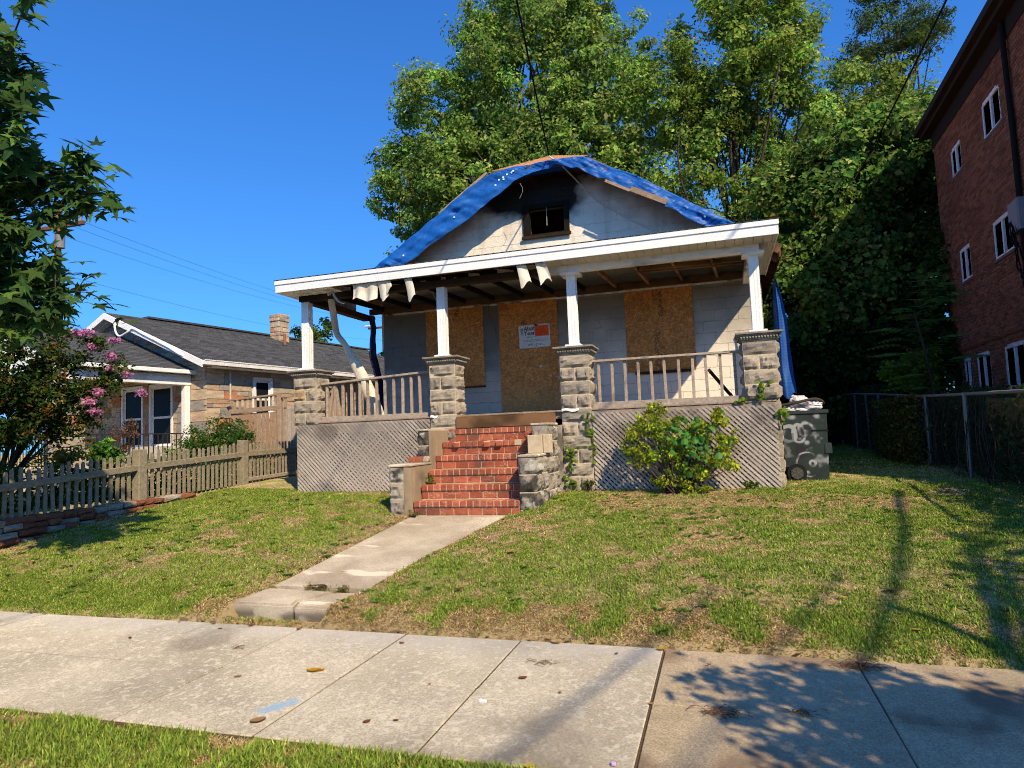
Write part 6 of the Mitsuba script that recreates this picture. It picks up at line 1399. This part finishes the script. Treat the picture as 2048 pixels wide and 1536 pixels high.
def dry_leaf(x, y, s, col, curl, ang, z=None):
    a = np.linspace(-1, 1, 7); w = (1 - a ** 2) ** .7 * .32 + .015; g = np.zeros((7, 5, 3))
    for i_ in range(7):
        for j_ in range(5):
            t = (j_ - 2) / 2; g[i_, j_] = (a[i_] * .5 * s, w[i_] * t * s, s * (curl * t * t * .18 + .10 * curl * a[i_] ** 2 + .01) + .003)
    v, f = sheet(g, .0012); v, f = rot((v, f), (0, 0, 1), ang); v = v + [x, y, float(ground_z(x, y)) + .02 if z is None else z]
    return v, f
rl2 = np.random.default_rng(411)
LC = [(.28, .12, .05), (.36, .20, .09), (.20, .085, .04), (.42, .28, .13)]
named = [(-.46, -5.88, .11, (.58, .34, .02), .5, .3, 'curled yellow leaf lying on the pavement joint', 0.002), (-.415, -5.86, .06, (.62, .38, .03), .5, 1.2, 'small yellow leaf touching the curled one', 0.002),
         (-.30, -6.66, .10, (.40, .24, .11), .6, .8, 'brown leaf at the near edge of the pavement, below the blue mark', 0.002), (1.35, -6.85, .07, (.60, .42, .05), .3, .2, 'yellow leaf at the bottom edge beside the verge', .02), (1.03, -5.0, .09, (.50, .36, .16), .5, 2.9, 'pale tan leaf where lawn and pavement meet, middle of the picture', .004),
         (1.80, -5.02, .08, (.56, .38, .06), .5, .4, 'yellow leaf where the pale and brown slabs meet the lawn', .004)]
for x, y, s, c, cu, an, lb, z in named: tag(put('fallen_leaf', dry_leaf(x, y, s * .85, c, cu, an, z), 'leaf', color=c, smooth=True), lb, 'leaf')
for k in range(46):
    if k < 18: x, y, z = rl2.uniform(-2.2, -.2), -4.90 + rl2.normal(0, .05), .002
    elif k < 34: x, y, z = rl2.uniform(-4.5, 4.2), -4.98 + rl2.normal(0, .035), .006
    else: x, y, z = rl2.uniform(-2.5, 3), rl2.uniform(-6.7, -5.1), .0015
    c = np.array(LC[rl2.integers(4)]) * rl2.uniform(.8, 1.2)
    tag(put('dry_leaf', dry_leaf(x, y, rl2.uniform(.025, .055), c, rl2.uniform(.2, .9), rl2.uniform(0, 6.28), z), 'leaf', color=c, smooth=True), ('small dry leaf at the foot of the cracked concrete step' if k < 18 else 'small dry leaf along the seam between lawn and pavement' if k < 34 else 'small dry leaf lying out on the pavement slabs'), 'leaf', ('dry leaves below the concrete step' if k < 18 else 'dry leaves along the lawn edge' if k < 34 else 'dry leaves scattered on the slabs'))
for k in range(44):
    x, y = rl2.uniform(-6, 4.5), rl2.uniform(-4.7, -.3)
    l, r_ = walk_edges(y)
    if l - .1 < x < r_ + .1 or -2.4 < x < .1 and y > -1.5: continue
    c = np.array((LC + [(.55, .42, .08)])[rl2.integers(5)]) * rl2.uniform(.8, 1.2)
    tag(put('lawn_leaf', dry_leaf(x, y, rl2.uniform(.05, .11), c, rl2.uniform(.2, .8), rl2.uniform(0, 6.28), float(ground_z(x, y)) + .028), 'leaf', color=c, smooth=True), 'single dry leaf lying in the lawn grass', 'leaf', 'dry leaves scattered on the lawn')
def debris(name, x, y, n, s, cols, label, h=.012):
    rng = np.random.default_rng(int(abs(x) * 1000)); T = thing(name, label, 'debris'); mb = MB()
    for q in range(n):
        a = rng.uniform(0, 3.14); L_ = rng.uniform(.3, 1) * s; p = np.array([x, y, .004]) + rng.normal(0, s * .45, 3) * [1.3, .7, 0]; d = np.array([math.cos(a), math.sin(a), 0]) * L_ * .5
        mb.add(*tube([p - d, p + [0, 0, h * rng.random()], p + d], .0018, 4), c=np.array(cols) * rng.uniform(.6, 1.3))
    mb.put('twigs', 'matt', T, col=True); stuff(T + '__twigs')
debris('twig_heap', 2.19, -6.02, 60, .10, (.10, .06, .035), 'little heap of brown clippings on the brown slab')
debris('twig_heap', 2.62, -5.93, 30, .07, (.11, .07, .04), 'second smaller heap of clippings in the tree shade')
debris('twig_heap', 1.06, -5.42, 22, .09, (.14, .12, .06), 'thin wisp of dry grass on a pale slab, right of centre')
debris('twig_heap', 3.05, -5.13, 90, .12, (.12, .075, .04), 'brown heap of clippings at the lawn edge in the leaf shade', .03)
debris('twig_heap', -1.36, -5.55, 10, .09, (.2, .14, .08), 'broken twig lying on the left pavement slabs')
tag(put('pebble', chunk((.86, -6.14, .008), (.05, .03, .016), 5), 'matt', color=(.62, .61, .6)), 'white scrap of rubbish on the near pale slab', 'litter')
tag(put('flower_petal', chunk((1.72, -6.72, .012), (.024, .02, .018), 8), 'matt', color=(.45, .30, .55)), 'tiny lilac flower at the slab joint near the verge', 'flower')
